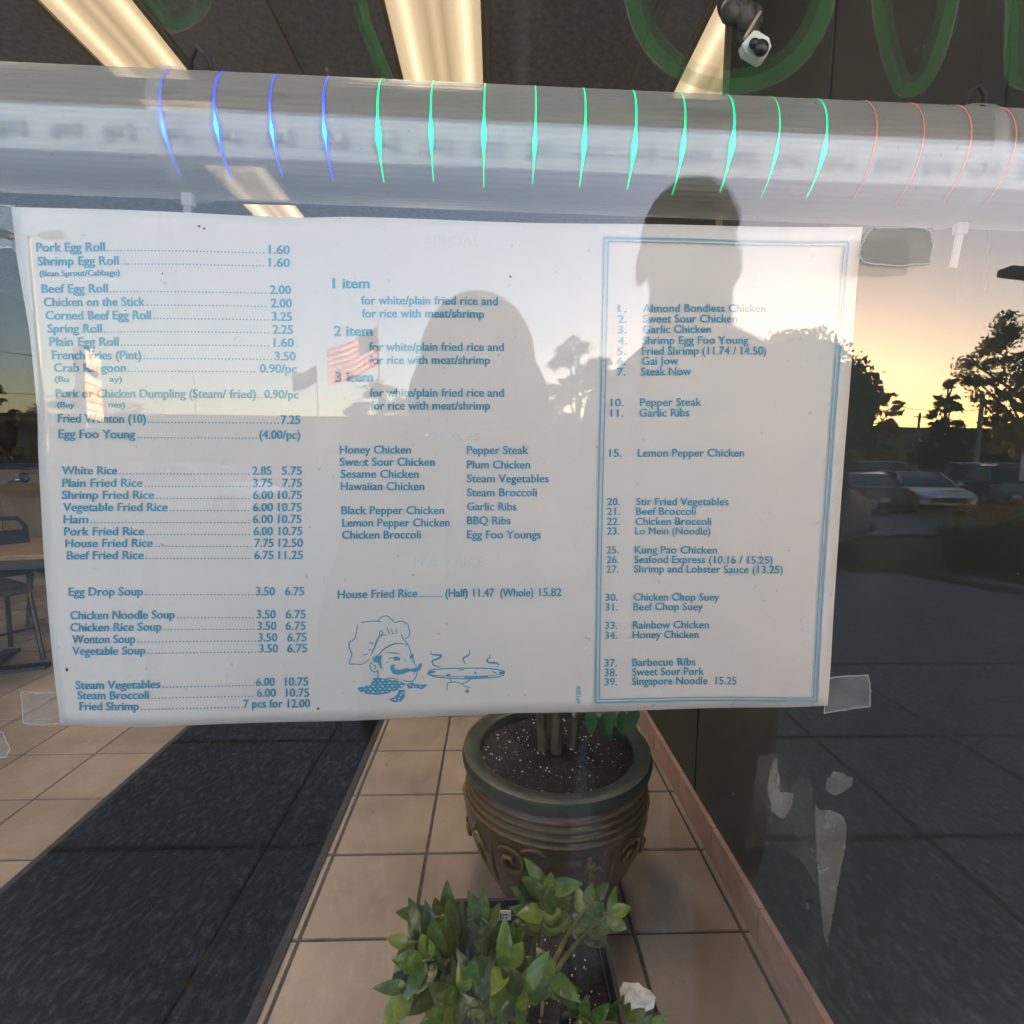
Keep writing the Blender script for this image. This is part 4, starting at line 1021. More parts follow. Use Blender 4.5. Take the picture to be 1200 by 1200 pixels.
# middle column
for tx, x0, x1, y, cp_, bo in [('1 item',391,434,339,10.5,.016),('for white/plain fried rice and',424,583,358,9,.008),('for rice with meat/shrimp',425,567,373,9,.008),('2 item',392,437,394,10.5,.016),
 ('for white/plain fried rice and',433,590,411.7,9,.008),('for rice with meat/shrimp',433,574,427,9,.008),('3 item',393,437,447.3,10.5,.016),('for white/plain fried rice and',433,590,465,9,.008),('for rice with meat/shrimp',434,574,480,9,.008),
 ('Honey Chicken',398,481,531.5,8.8,.007),('Sweet Sour Chicken',398,509,545.8,8.8,.007),('Sesame Chicken',399,490,560,8.8,.007),('Hawaiian Chicken',399,496.5,574.4,8.8,.007),('Black Pepper Chicken',400,520,602.7,8.8,.007),
 ('Lemon Pepper Chicken',401,526.5,617.2,8.8,.007),('Chicken Broccoli',401,492.5,631.3,8.8,.007),('Pepper Steak',547,619,532,8.8,.007),('Plum Chicken',547,621,549,8.8,.007),('Steam Vegetables',547,643,565.4,8.8,.007),
 ('Steam Broccoli',547,629,581.7,8.8,.007),('Garlic Ribs',547,605,598.3,8.8,.007),('BBQ Ribs',547,598,614.7,8.8,.007),('Egg Foo Youngs',547,633.5,631.3,8.8,.007)]:
    mb_ = MB(); put(mb_, tx, x0, y, x1, y+.1, cp_, bo); done(mb_)
mb_ = MB(); put(mb_, 'House Fried Rice', 397, 700.2, 488.5, 700, 8.8); dots(mb_, 492, 700, 518, 700, 3.2); put(mb_, '(Half) 11.47', 521.5, 700, 579, 699.6, 8.8); put(mb_, '(Whole)', 586, 699.6, 624.5, 699.3, 8.8); put(mb_, '15.82', 632, 699.3, 658, 699, 8.8); done(mb_)
# the small print running up the fold
v_, f = glyphs('aP1208', .004); mb_ = MB(); w_ = v_[:,0].max()
mb_.add([sheet_pt(680+b*-0.0-(.0)-(1-b/.73)*0+ -b*7.0+0, 824-a/w_*20, OFF)-MO for a, b in v_], f); done(mb_, 'print_code')
# right column
RC = [('1.','Almond Bondless Chicken',724,753,897,366),('2.','Sweet Sour Chicken',724,753,863,378.4),('3.','Garlic Chicken',724,753,832,390.7),('4.','Shrimp Egg Foo Young',724,752,876,403.7),('5.','Fried Shrimp (11.74 / 14.50)',723,752,897,416),
 ('6.','Gai Jow',723,752,794,427.7),('7.','Steak Now',723,751,809,440),('10.','Pepper Steak',716,750,821,476),('11.','Garlic Ribs',716,749.5,807,488.3),('15.','Lemon Pepper Chicken',714.5,748,870.5,535.3),('20.','Stir Fried Vegetables',712.5,746.5,853.5,592.5),
 ('21.','Beef Broccoli',712.5,746.5,816,604),('22.','Chicken Broccoli',712.3,746,834,615.8),('23.','Lo Mein (Noodle)',712,745.6,833,627.2),('25.','Kung Pao Chicken',711.5,745,841,649.6),('26.','Seafood Express (10.16 / 15.25)',711.5,744.5,905,661),
 ('27.','Shrimp and Lobster Sauce (13.25)',711.2,744.2,917,672.2),('30.','Chicken Chop Suey',710,743.6,844,705.3),('31.','Beef Chop Suey',710,743.3,825,716.7),('33.','Rainbow Chicken',709.2,742.4,832,738),('34.','Honey Chicken',709,742,820,749.4),
 ('37.','Barbecue Ribs',708.3,741.2,816,781.4),('38.','Sweet Sour Pork',708.3,741,826,792.5),('39.','Singapore Noodle  15.25',708.3,740.7,863.5,803.3)]
for nb, tx, xn, x0, x1, y in RC:
    mb_ = MB(); cp_ = 8.6 if y < 560 else 8.2
    put(mb_, nb, xn, y, xn+(10 if len(nb) == 2 else 14.5), y, cp_*.97, .006); put(mb_, tx, x0, y, x1, y-.3, cp_, .006); done(mb_)
# double rule round the right column
def rule(mb_, pl, wpx):
    for (x0, y0), (x1, y1) in zip(pl[:-1], pl[1:]):
        L_ = math.hypot(x1-x0, y1-y0); nx, ny = -(y1-y0)/L_*wpx/2, (x1-x0)/L_*wpx/2; N = 24
        pts = []
        for k in range(N+1):
            x, y = x0+(x1-x0)*k/N, y0+(y1-y0)*k/N
            pts += [sheet_pt(x+nx, y+ny, OFF)-MO, sheet_pt(x-nx, y-ny, OFF)-MO]
        mb_.add(pts, [(2*k, 2*k+1, 2*k+3, 2*k+2) for k in range(N)])
mb_ = MB(); rule(mb_, [(708,278),(994,283.5),(976,500),(956,820.5),(697.5,823),(708,278)], 2.2); done(mb_, 'outer_rule', 'rule')
mb_ = MB(); rule(mb_, [(713,282.5),(989,288),(971.5,500),(952,817),(702,819.3),(713,282.5)], 1.5); done(mb_, 'inner_rule', 'rule')
# pale headings showing through
for tx, x0, x1, y, cp_ in (('SPECIAL',500,562,287,9),('CHOICES',497,562,516,9),('FRIED RICE',485,567,663,9)):
    mb_ = MB(); put(mb_, tx, x0, y, x1, y+.6, cp_, .004); done(mb_, 'faint_heading', 'print_soft')
# line drawing of a cook with a tray
def cpx(a, b): return 400+a/5.4545, 700+b/5.4545
def stroke(mb_, pl, wd_=1.1, taper=False, closed=False):
    # smooth the polyline a little
    P_ = pl + ([pl[0]] if closed else []); Q_ = []
    for k in range(len(P_)-1):
        p0, p1, p2, p3 = P_[max(k-1,0)], P_[k], P_[k+1], P_[min(k+2,len(P_)-1)]
        for q in range(5):
            t_ = q/5
            Q_.append(tuple(.5*((2*p1[i])+(-p0[i]+p2[i])*t_+(2*p0[i]-5*p1[i]+4*p2[i]-p3[i])*t_*t_+(-p0[i]+3*p1[i]-3*p2[i]+p3[i])*t_**3) for i in (0,1)))
    Q_.append(P_[-1]); pts = []
    for k, (x, y) in enumerate(Q_):
        a, b = Q_[max(k-1,0)], Q_[min(k+1,len(Q_)-1)]; dx, dy = b[0]-a[0], b[1]-a[1]; L_ = math.hypot(dx, dy) or 1
        u = k/(len(Q_)-1); w2 = wd_*5.45/2*((math.sin(math.pi*u)*.85+.15) if taper else 1)
        for sg in (1,-1):
            X, Y = cpx(x - dy/L_*w2*sg, y + dx/L_*w2*sg); pts.append(sheet_pt(X, Y, OFF)-MO)
    mb_.add(pts, [(2*k, 2*k+1, 2*k+3, 2*k+2) for k in range(len(Q_)-1)])
def blob(mb_, pl, off=OFF): mb_.add([sheet_pt(*cpx(*p_), off)-MO for p_ in pl], [tuple(range(len(pl)))])
d = MB()
stroke(d, [(130,155),(200,146),(258,153)]); stroke(d, [(232,146),(262,122),(295,116),(325,140),(345,158)]); stroke(d, [(345,158),(390,150),(425,170),(430,190),(438,215),(432,245),(408,262)])
stroke(d, [(110,165),(104,210),(92,255),(58,280),(62,320),(76,350),(66,385),(60,415)]); stroke(d, [(60,415),(100,414),(140,416),(185,385)])
stroke(d, [(192,365),(215,315),(250,240),(300,236)], 1.6, True); stroke(d, [(250,240),(248,215),(262,208),(270,228),(255,245)]); stroke(d, [(298,190),(305,215),(312,232)]); stroke(d, [(322,200),(330,222),(342,230)]); stroke(d, [(358,200),(350,215),(358,228)]); stroke(d, [(385,232),(400,265),(430,300)])
stroke(d, [(182,280),(210,287)]); stroke(d, [(180,325),(195,330)]); stroke(d, [(148,360),(175,350)])
done(d, 'hat_drawing')
d = MB()
stroke(d, [(195,380),(240,360),(275,325),(330,295),(385,290),(432,304)], 1.6, True); blob(d, [(205,385),(235,365),(265,360),(258,390),(262,425),(272,452),(255,440),(240,410),(215,402)])
stroke(d, [(205,402),(190,420),(196,450),(222,466),(240,455)]); stroke(d, [(210,420),(225,430),(220,450)]); stroke(d, [(432,304),(445,345),(462,390),(470,420)], 1.0); stroke(d, [(450,395),(488,440)], .8)
stroke(d, [(285,340),(320,348),(355,350),(382,356)], 1.5, True); blob(d, [(330,378),(355,370),(382,382),(375,396),(345,398)]); stroke(d, [(305,385),(330,376)]); blob(d, [(436,375),(450,355),(464,362),(462,386),(446,392)]); stroke(d, [(292,405),(304,408)]); stroke(d, [(402,385),(410,395)], .8); stroke(d, [(412,405),(420,398)], .8)
blob(d, [(315,445),(322,425),(345,420),(352,426),(340,436),(345,450),(375,456),(420,446),(450,452),(490,440),(500,420),(514,415),(518,435),(505,460),(480,470),(440,466),(400,480),(365,488),(335,478)])
stroke(d, [(490,465),(480,500),(462,525),(430,530),(395,520)]); stroke(d, [(470,468),(466,492)], .8); stroke(d, [(240,485),(245,505),(285,512),(320,505),(370,518)]); stroke(d, [(240,455),(240,490)])
done(d, 'face_drawing')
d = MB(); blob(d, [(108,568),(150,552),(195,548),(210,505),(235,500),(300,512),(370,525),(420,545),(370,580),(300,602),(240,610),(180,606),(135,592)]); blob(d, [(372,580),(410,585),(408,625),(385,655),(345,660),(308,642),(345,625),(365,605)]); blob(d, [(420,548),(455,535),(470,548),(555,552),(520,580),(470,572),(430,575)])
done(d, 'kerchief_drawing')
ck = MB(); random.seed(3)
for a in range(150, 400, 30):
    for b in range(518, 606, 18):
        if not (b < 545 and a < 205) and b < 615-abs(a-240)*.12 and not (a > 340 and b > 575):
            q = 9 if (a//30+b//18) % 2 else 6; ox = (b//18 % 2)*14
            blob(ck, [(a+ox-q,b),(a+ox,b-q*.8),(a+ox+q,b+1),(a+ox+1,b+q*.7)], OFF-.0002)
for a, b in ((350,640),(375,632),(385,612),(395,600),(370,650),(445,552),(480,562),(510,562),(462,562)): blob(ck, [(a-8,b),(a,b-6),(a+8,b+1),(a,b+6)], OFF-.0002)
done(ck, 'kerchief_checks', 'paper')
d = MB()
stroke(d, [(552,482),(570,462),(640,455),(800,452),(950,456),(1030,470),(1042,485),(1020,505),(940,515),(800,520),(680,514),(590,502),(552,482)], 1.3); stroke(d, [(560,492),(680,502),(800,506),(940,502),(1035,488)], .9); blob(d, [(556,478),(575,465),(605,468),(600,478),(572,482),(575,494),(560,490)]); blob(d, [(745,460),(785,458),(785,466),(748,467)]); blob(d, [(665,498),(682,485),(698,490),(692,502)]); blob(d, [(846,480),(858,474),(866,486),(855,492)]); blob(d, [(958,470),(985,478),(1000,488),(970,482)]); blob(d, [(1005,478),(1040,472),(1040,490),(1015,495)]); blob(d, [(785,505),(860,506),(940,503),(940,510),(850,516),(788,516)])
stroke(d, [(575,342),(572,360),(600,366),(640,370),(620,390),(585,402),(590,430),(625,440),(632,452)], 2.2, True); stroke(d, [(812,330),(822,355),(800,378),(780,390),(785,412),(796,428)], 2.0, True); stroke(d, [(945,362),(950,385),(930,400),(945,418),(990,420),(1005,432),(985,452)], 2.2, True)
stroke(d, [(695,520),(705,540),(680,545),(676,592)]); stroke(d, [(705,540),(745,542),(800,570),(825,578)]); stroke(d, [(770,553),(800,540),(830,524)]); blob(d, [(790,600),(805,588),(818,596),(805,614)])
done(d, 'tray_drawing')
# a few specks and scuffs
d = MB(); random.seed(5)
for x, y, s_ in ((598,324,1.5),(237,268,2),(243,271,1.4),(195,323,1.3),(196,333,1),(82,783,2.2),(484,674,1),(375,827,1.8),(150,365,1)):
    d.add([sheet_pt(x+random.uniform(.6,1.4)*s_*math.cos(a), y+random.uniform(.5,1.3)*s_*math.sin(a), OFF)-MO for a in (0,1,2,3.1,4.2,5.3)], [tuple(range(6))])
done(d, 'scuff_marks', 'soot')
bpy.data.objects.remove(fo, do_unlink=True)

# ---------------------------------------------------------------- tape
def tape(poly, m_, label, y=.0125, edge=1.6):
    rj = random.Random(len(poly)*7+int(poly[0][0])); P2 = []
    for i in range(len(poly)):          # slightly ragged outline
        a, b = poly[i], poly[(i+1) % len(poly)]
        for q in range(4): P2.append((a[0]+(b[0]-a[0])*q/4+rj.uniform(-.7,.7), a[1]+(b[1]-a[1])*q/4+rj.uniform(-.7,.7)))
    poly = P2
    c = at_y(sum(p_[0] for p_ in poly)/len(poly), sum(p_[1] for p_ in poly)/len(poly), y)
    t = empty('tape_strip', c); tag(t, label, 'tape', 'clear tape holding the menu')
    P3 = [at_y(x, y_, y)-c for x, y_ in poly]; n_ = len(P3)
    MB().add([p_ for p_ in P3] + [p_+Vector((0,.0002,0)) for p_ in P3], [tuple(range(n_)), tuple(range(2*n_-1, n_-1, -1))]+[(i,(i+1) % n_,(i+1) % n_+n_,i+n_) for i in range(n_)]).build('film', M[m_], t, raw=True)
    e = MB(); cx = sum(p_[0] for p_ in poly)/n_; cy = sum(p_[1] for p_ in poly)/n_
    for i in range(n_):
        a, b = poly[i], poly[(i+1) % n_]
        ins = lambda q: (q[0]+(cx-q[0])*edge/max(8,abs(cx-q[0])+1), q[1]+(cy-q[1])*edge/max(8,abs(cy-q[1])+1))
        e.add([at_y(*a, y-.0004)-c, at_y(*b, y-.0004)-c, at_y(*ins(b), y-.0004)-c, at_y(*ins(a), y-.0004)-c], [(0,1,2,3)])
    e.build('edge', M['tape_edge'], t, raw=True)
    return t
tape([(24,810),(30,809),(45,812),(70,810),(74,849),(50,850),(27,849),(25,830)], 'tape', 'frosted clear tape at the lower left corner of the menu')
tape([(968,794),(1018,790),(1021,810),(1020,828),(1000,831),(966,836)], 'tape', 'clear tape at the lower right corner of the menu')
tape([(1006,300),(1008,290),(1014,275),(1022,266),(1085,266),(1092,272),(1094,285),(1091,310),(1050,312),(1020,310),(1012,308)], 'tape_fog', 'grey rounded tape patch at the upper right corner of the menu', y=-.0008)
tape([(-6,240),(18,240),(22,300),(14,291),(-6,290)], 'tape', 'clear tape at the upper left corner of the menu')
tape([(-10,850),(4,858),(12,878),(8,888),(-10,890)], 'tape', 'crinkled tape scrap at the left edge below the menu')

# ---------------------------------------------------------------- LED tube
TY = .046
ax0, ax1 = at_y(0, 153, TY), at_y(1200, 203, TY)
TR = .0262
adir = (ax1-ax0).normalized(); A0 = ax0 - adir*.30; A1 = ax1 + adir*.30
tube = empty('led_tube', A0.lerp(A1, .5)); tag(tube, 'clear ribbed plastic tube with blue, green and red lights across the window', 'light tube')
TO = Vector(tube.location)
fwd = Vector((0,-1,0)); fwd = (fwd - adir*fwd.dot(adir)).normalized(); upv = adir.cross(fwd); upv = upv if upv.z > 0 else -upv
def tmat():
    Q = bpy.data.materials.new('ribbed_plastic'); Q.use_nodes = True; n = Q.node_tree.nodes; l = Q.node_tree.links
    b = n['Principled BSDF']; b.inputs['Base Color'].default_value = (.62,.63,.62,1); b.inputs['Roughness'].default_value = .28
    tr = n.new('ShaderNodeBsdfTranslucent'); tr.inputs[0].default_value = (.66,.67,.66,1)
    m1 = n.new('ShaderNodeMixShader'); m1.inputs[0].default_value = .5; l.new(b.outputs[0], m1.inputs[1]); l.new(tr.outputs[0], m1.inputs[2])
    tp = n.new('ShaderNodeBsdfTransparent'); m2 = n.new('ShaderNodeMixShader'); m2.inputs[0].default_value = .44
    l.new(tp.outputs[0], m2.inputs[1]); l.new(m1.outputs[0], m2.inputs[2]); l.new(m2.outputs[0], n['Material Output'].inputs[0])
    return Q
M['tube'] = tmat()
def around(s_, a, r_): return A0 + adir*s_ + (fwd*math.cos(a) + upv*math.sin(a))*r_ - TO
LT = (A1-A0).length; sh_ = MB(); NR = 120
vs = []
for s_ in (0, LT):
    for k in range(NR):
        vs.append(around(s_, 2*math.pi*k/NR, TR*(1 + (.003 if k % 2 else -.003))))
sh_.add(vs, [(k, (k+1) % NR, (k+1) % NR+NR, k+NR) for k in range(NR)]); sh_.build('shell', M['tube'], tube, raw=True)
# circuit strip with chips inside
c_ = MB(); hw = .010
c_.add([around(s_, 0, 0) + fwd*0.004*sg2 + upv*hw*sg for s_ in (0.005, LT-.005) for sg2 in (-1,1) for sg in (-1,1)], [(0,1,5,4),(2,3,7,6),(0,2,6,4),(1,3,7,5),(0,1,3,2),(4,5,7,6)])
M['pcb'] = mat('circuit_strip', (.62,.63,.62), .5)
strip = c_.build('circuit_strip', M['pcb'], tube)
M['chip'] = mat('chip', (.34,.34,.34), .5)
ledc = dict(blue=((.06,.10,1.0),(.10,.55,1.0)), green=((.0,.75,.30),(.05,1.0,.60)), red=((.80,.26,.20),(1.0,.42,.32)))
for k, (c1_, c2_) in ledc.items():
    M['led_'+k] = mat('led_'+k, c1_, .5, emit=(c1_, .07 if k != 'red' else .010)); M['ledc_'+k] = mat('led_streak_core_'+k, c2_, .5, emit=(c2_, .09))
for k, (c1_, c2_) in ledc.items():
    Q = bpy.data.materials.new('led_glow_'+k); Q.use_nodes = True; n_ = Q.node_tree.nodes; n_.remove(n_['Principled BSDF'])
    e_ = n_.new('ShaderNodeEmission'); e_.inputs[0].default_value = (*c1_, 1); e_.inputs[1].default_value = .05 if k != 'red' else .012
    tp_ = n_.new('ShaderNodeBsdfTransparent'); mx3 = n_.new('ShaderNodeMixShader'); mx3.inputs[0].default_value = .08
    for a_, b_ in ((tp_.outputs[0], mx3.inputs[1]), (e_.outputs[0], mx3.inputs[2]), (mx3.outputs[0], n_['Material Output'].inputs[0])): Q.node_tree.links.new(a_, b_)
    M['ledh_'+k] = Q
LEDS = [(190,'blue',1.0),(253,'blue',1.15),(318,'blue',.9),(380,'blue',.95),(443,'green',1),(505,'green',1),(567,'green',1.05),(627,'green',.7),(685,'green',1.05),(744,'green',1.1),(801,'green',1.1),(858,'green',1.05),(911,'green',.6),(966,'green',1.1),(1024,'red',.75),(1079,'red',.7),(1134,'red',.75),(1186,'red',.8)]
def s_of(px):
    # axis station whose front line shows at this column
    lo, hi = 0, LT
    for _ in range(40):
        md = (lo+hi)/2; p_ = around(md, -.25, TR)+TO; d_ = p_-CAM; u = d_.dot(Rt)/d_.dot(Fw)*FPX+600
        if u < px: lo = md
        else: hi = md
    return lo
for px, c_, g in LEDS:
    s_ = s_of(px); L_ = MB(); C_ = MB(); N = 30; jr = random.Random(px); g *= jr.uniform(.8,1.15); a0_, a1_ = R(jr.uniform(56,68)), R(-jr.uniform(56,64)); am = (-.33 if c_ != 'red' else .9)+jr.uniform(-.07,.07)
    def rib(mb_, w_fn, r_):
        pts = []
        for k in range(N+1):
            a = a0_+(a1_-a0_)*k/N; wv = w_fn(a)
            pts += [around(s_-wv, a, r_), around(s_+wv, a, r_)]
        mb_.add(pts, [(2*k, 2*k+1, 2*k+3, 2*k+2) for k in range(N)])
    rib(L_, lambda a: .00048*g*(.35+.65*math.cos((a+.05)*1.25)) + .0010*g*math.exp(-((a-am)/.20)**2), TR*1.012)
    ls = L_.build('led_streak', M['led_'+c_], tube, raw=True)  # light spread by the ribs, put in as a glowing ribbon on the shell
    H_ = MB(); rib(H_, lambda a: (.0012+.0016*math.exp(-((a-am)/.30)**2))*g, TR*1.006); H_.build('led_glow', M['ledh_'+c_], ls, raw=True)  # soft halo round the streak, painted as a fainter glowing ribbon
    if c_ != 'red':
        a0_, a1_ = am+.42, am-.38; rib(C_, lambda a: .00085*g*math.exp(-((a-am)/.14)**2)+.00006, TR*1.02); C_.build('led_streak_core', M['ledc_'+c_], ls, raw=True)  # bright middle of the streak, painted as one more glowing ribbon
    # the package itself on the strip
    p_ = around(s_, 0, .0052); MB().box((0,0,0), (.004,.002,.004)).build('led_chip', M['sticker'], strip).location = p_
s_ = .05; chips = MB()
while s_ < LT-.05:
    for ds, dz, hh in ((0,.002,.006),(.0045,.0035,.004),(.0105,.003,.0065)):
        chips.box(around(s_+ds, 0, .0058)+upv*(dz-.004), (.0026,.002,hh))
    s_ += .0255
stuff(chips.build('resistors', M['chip'], strip))
for s_ in (0, LT):
    MB().tube([around(s_-.012, 0, 0), around(s_+.012, 0, 0)], TR*1.06, 24).build('end_cap', M['black_metal'], tube, smooth=40)
# nylon straps that hold the tube
def strap(px, label):
    s_ = s_of(px); c = around(s_, 0, 0)+TO; t = empty('cable_tie', c); tag(t, label, 'cable tie', 'nylon ties holding the light tube'); off = TO-c
    m_ = MB(); N = 36; vs = []
    for k in range(N):
        a = 2*math.pi*k/N
        vs += [around(s_-.0035, a, TR*1.05)+off, around(s_+.0035, a, TR*1.05)+off]
    m_.add(vs, [(2*k, 2*k+1, (2*k+3) % (2*N), (2*k+2) % (2*N)) for k in range(N)]); m_.build('loop', M['tie'], t, raw=True, smooth=True)
    pb = around(s_, R(-84), TR*1.08)+off
    MB().box(pb+Vector((.002,-.004,-.004)), (.006,.004,.006)).build('head', M['tie'], t, bevel=.001)
    MB().box(pb+Vector((.001,-.004,-.014)), (.0035,.0012,.018), Matrix.Rotation(R(6), 3, 'Y')).build('tail', M['tie'], t)
    pt_ = around(s_+.002, R(86), TR*1.05)+off
    MB().tube([pt_+Vector((0,.002,0)), pt_+Vector((.001,0,.007)), pt_+Vector((.005,-.001,.012)), pt_+Vector((.010,0,.008)), pt_+Vector((.011,.002,0))], .0012, 6).build('hook_wire', M['wire'], t, smooth=True)
strap(184, 'nylon tie hooked round the light tube by the first blue light')
strap(1168, 'nylon tie hooked round the light tube by the last red light')
# thin rail the tube hangs from, dark line along its top
ra, rb = at_y(-40, 93, .075), at_y(1240, 141, .075)
tag(MB().tube([ra - (rb-ra)*.9, rb + (rb-ra)*.45], .0035, 8).build('hanging_rail', M['black_metal'], smooth=40), 'thin dark rail running just behind the top of the light tube', 'rail')

# ---------------------------------------------------------------- green window letters along the top
def px_strip(path, w_in, w_out, y, m_, name, parent, off):
    pts = []; n_ = len(path)
    for k, (x, yy) in enumerate(path):
        a, b = path[max(k-1,0)], path[min(k+1,n_-1)]; dx, dy = b[0]-a[0], b[1]-a[1]; L_ = math.hypot(dx,dy) or 1; nx, ny = -dy/L_, dx/L_
        pts += [at_y(x+nx*w_in, yy+ny*w_in, y)-off, at_y(x+nx*w_out, yy+ny*w_out, y)-off]
    return MB().add(pts, [(2*k, 2*k+1, 2*k+3, 2*k+2) for k in range(n_-1)]).build(name, m_, parent, raw=True)
def smooth_path(P_):
    if len(P_) > 20: return P_
    out = []
    for k in range(len(P_)-1):
        p0, p1, p2, p3 = P_[max(k-1,0)], P_[k], P_[k+1], P_[min(k+2,len(P_)-1)]
        for q in range(6):
            t_ = q/6; out.append(tuple(.5*((2*p1[i])+(-p0[i]+p2[i])*t_+(2*p0[i]-5*p1[i]+4*p2[i]-p3[i])*t_*t_+(-p0[i]+3*p1[i]-3*p2[i]+p3[i])*t_**3) for i in (0,1)))
    return out+[P_[-1]]
def letter(path, wid, label):
    c = at_y(*path[len(path)//2], .0068); t = empty('window_letter', c); tag(t, label, 'window letter', 'green letters painted along the top of the glass')
    path = smooth_path(path); px_strip(path, 0, wid*.62, .0068, M['vinyl'], 'stroke', t, c); px_strip(path, wid*.62, wid*1.05, .0068, M['vinyl_soft'], 'faded_edge', t, c); px_strip(path, -2.2, 0, .0068, M['vinyl_edge'], 'outline', t, c)
ring = [(855+122*math.cos(a), -13+122*math.sin(a)) for a in [math.pi - k*2*math.pi/48 for k in range(49)]]
ring = [(855+122*math.cos(2*math.pi*k/48), -13+122*math.sin(2*math.pi*k/48)) for k in range(49)]
letter(ring, 27, 'round green ring letter above the tube beside the white hook plate')
letter([(1122,-130),(1124,-20),(1112,45),(1090,98),(1065,112),(1047,103),(1030,50),(1023,0),(1020,-130)], 22, 'green curved letter right of the ring letter')
letter([(1240,97),(1183,97),(1180,0),(1180,-130)], 24, 'green straight letter at the upper right corner')
letter([(262,-120),(250,-10),(232,24),(203,36),(180,20),(160,-20),(150,-120)], 24, 'green curved letter at the upper left')
letter([(500,120),(462,92),(445,50),(430,0),(425,-120)][1:], -16, 'narrow green stroke beside the middle ceiling light')

# hook plate on the glass above the tube
hc = at_y(887, 54, .010); hk = empty('hook_plate', hc); tag(hk, 'white hexagonal hook plate with dark screw stuck on the glass', 'hook')
poly = [at_y(x, y_, .010)-hc for x, y_ in ((870,51),(883,36),(888,36),(901,44),(904,54),(897,68),(891,71),(873,60))]
n_ = len(poly)
MB().add(poly+[p_+Vector((0,.004,0)) for p_ in poly], [tuple(range(n_)), tuple(range(2*n_-1,n_-1,-1))]+[(i,(i+1) % n_,(i+1) % n_+n_,i+n_) for i in range(n_)]).build('plate', mat('white_plastic', (.70,.72,.68), .5), hk)
MB().ellipsoid(at_y(892,56,.008)-hc, (.0034,.002,.0034), 14, 8).ellipsoid(at_y(884,51,.008)-hc, (.0024,.0015,.0022), 12, 8).build('screw', M['black_metal'], hk, smooth=True)
MB().tube([at_y(872,46,.011)-hc, at_y(885,24,.012)-hc, at_y(891,14,.013)-hc], .0007, 5).build('string', M['trim'], hk)
dk = at_y(868, 25, .03); rg = random.Random(2); db = MB()
for k in range(9): db.ellipsoid(Vector((rg.uniform(-.007,.007), rg.uniform(-.004,.004), rg.uniform(-.012,.016))), (rg.uniform(.004,.007), .004, rg.uniform(.004,.008)), 10, 7)
o = db.build('wire_bundle', M['pole_dark'], smooth=True); o.location = dk; tag(o, 'dark bundled wire hanging beside the white hook plate', 'wire')

# torn remains of a sticker on the lower right of the glass
M['residue'] = film('sticker_residue', (.80,.80,.78), .26, .7, noise=(45,.16)); M['residue_thin'] = film('sticker_residue_thin', (.75,.76,.74), .07, .7, noise=(30,.06))
rs = at_y(950, 1000, .0066); res = empty('sticker_residue', rs); tag(res, 'torn whitish sticker remains on the glass below the lower right tape', 'sticker')
rj = random.Random(12)
def shred(pl, m_, y):
    P2 = []
    for i in range(len(pl)):
        a, b = pl[i], pl[(i+1) % len(pl)]
        for q in range(4): P2.append((a[0]+(b[0]-a[0])*q/4+rj.uniform(-1.1,1.1), a[1]+(b[1]-a[1])*q/4+rj.uniform(-1.1,1.1)))
    MB().add([at_y(x, y_, y)-rs for x, y_ in P2], [tuple(range(len(P2)))]).build('shred', M[m_], res, raw=True)
shred([(955,942),(962,950),(975,948),(991,960),(992,985),(985,1020),(977,1062),(970,1114),(965,1090),(960,1035),(956,985)], 'residue', .0068)
shred([(967,918),(978,903),(1000,911),(999,921),(978,933),(968,926)], 'residue', .0068)
shred([(906,889),(911,890),(914,928),(930,929),(928,948),(916,960),(904,950),(899,920)], 'residue', .0068)
shred([(890,885),(912,884),(925,930),(940,900),(948,880),(953,945),(958,1040),(940,1010),(905,985),(872,1000),(880,940)], 'residue_thin', .0071)

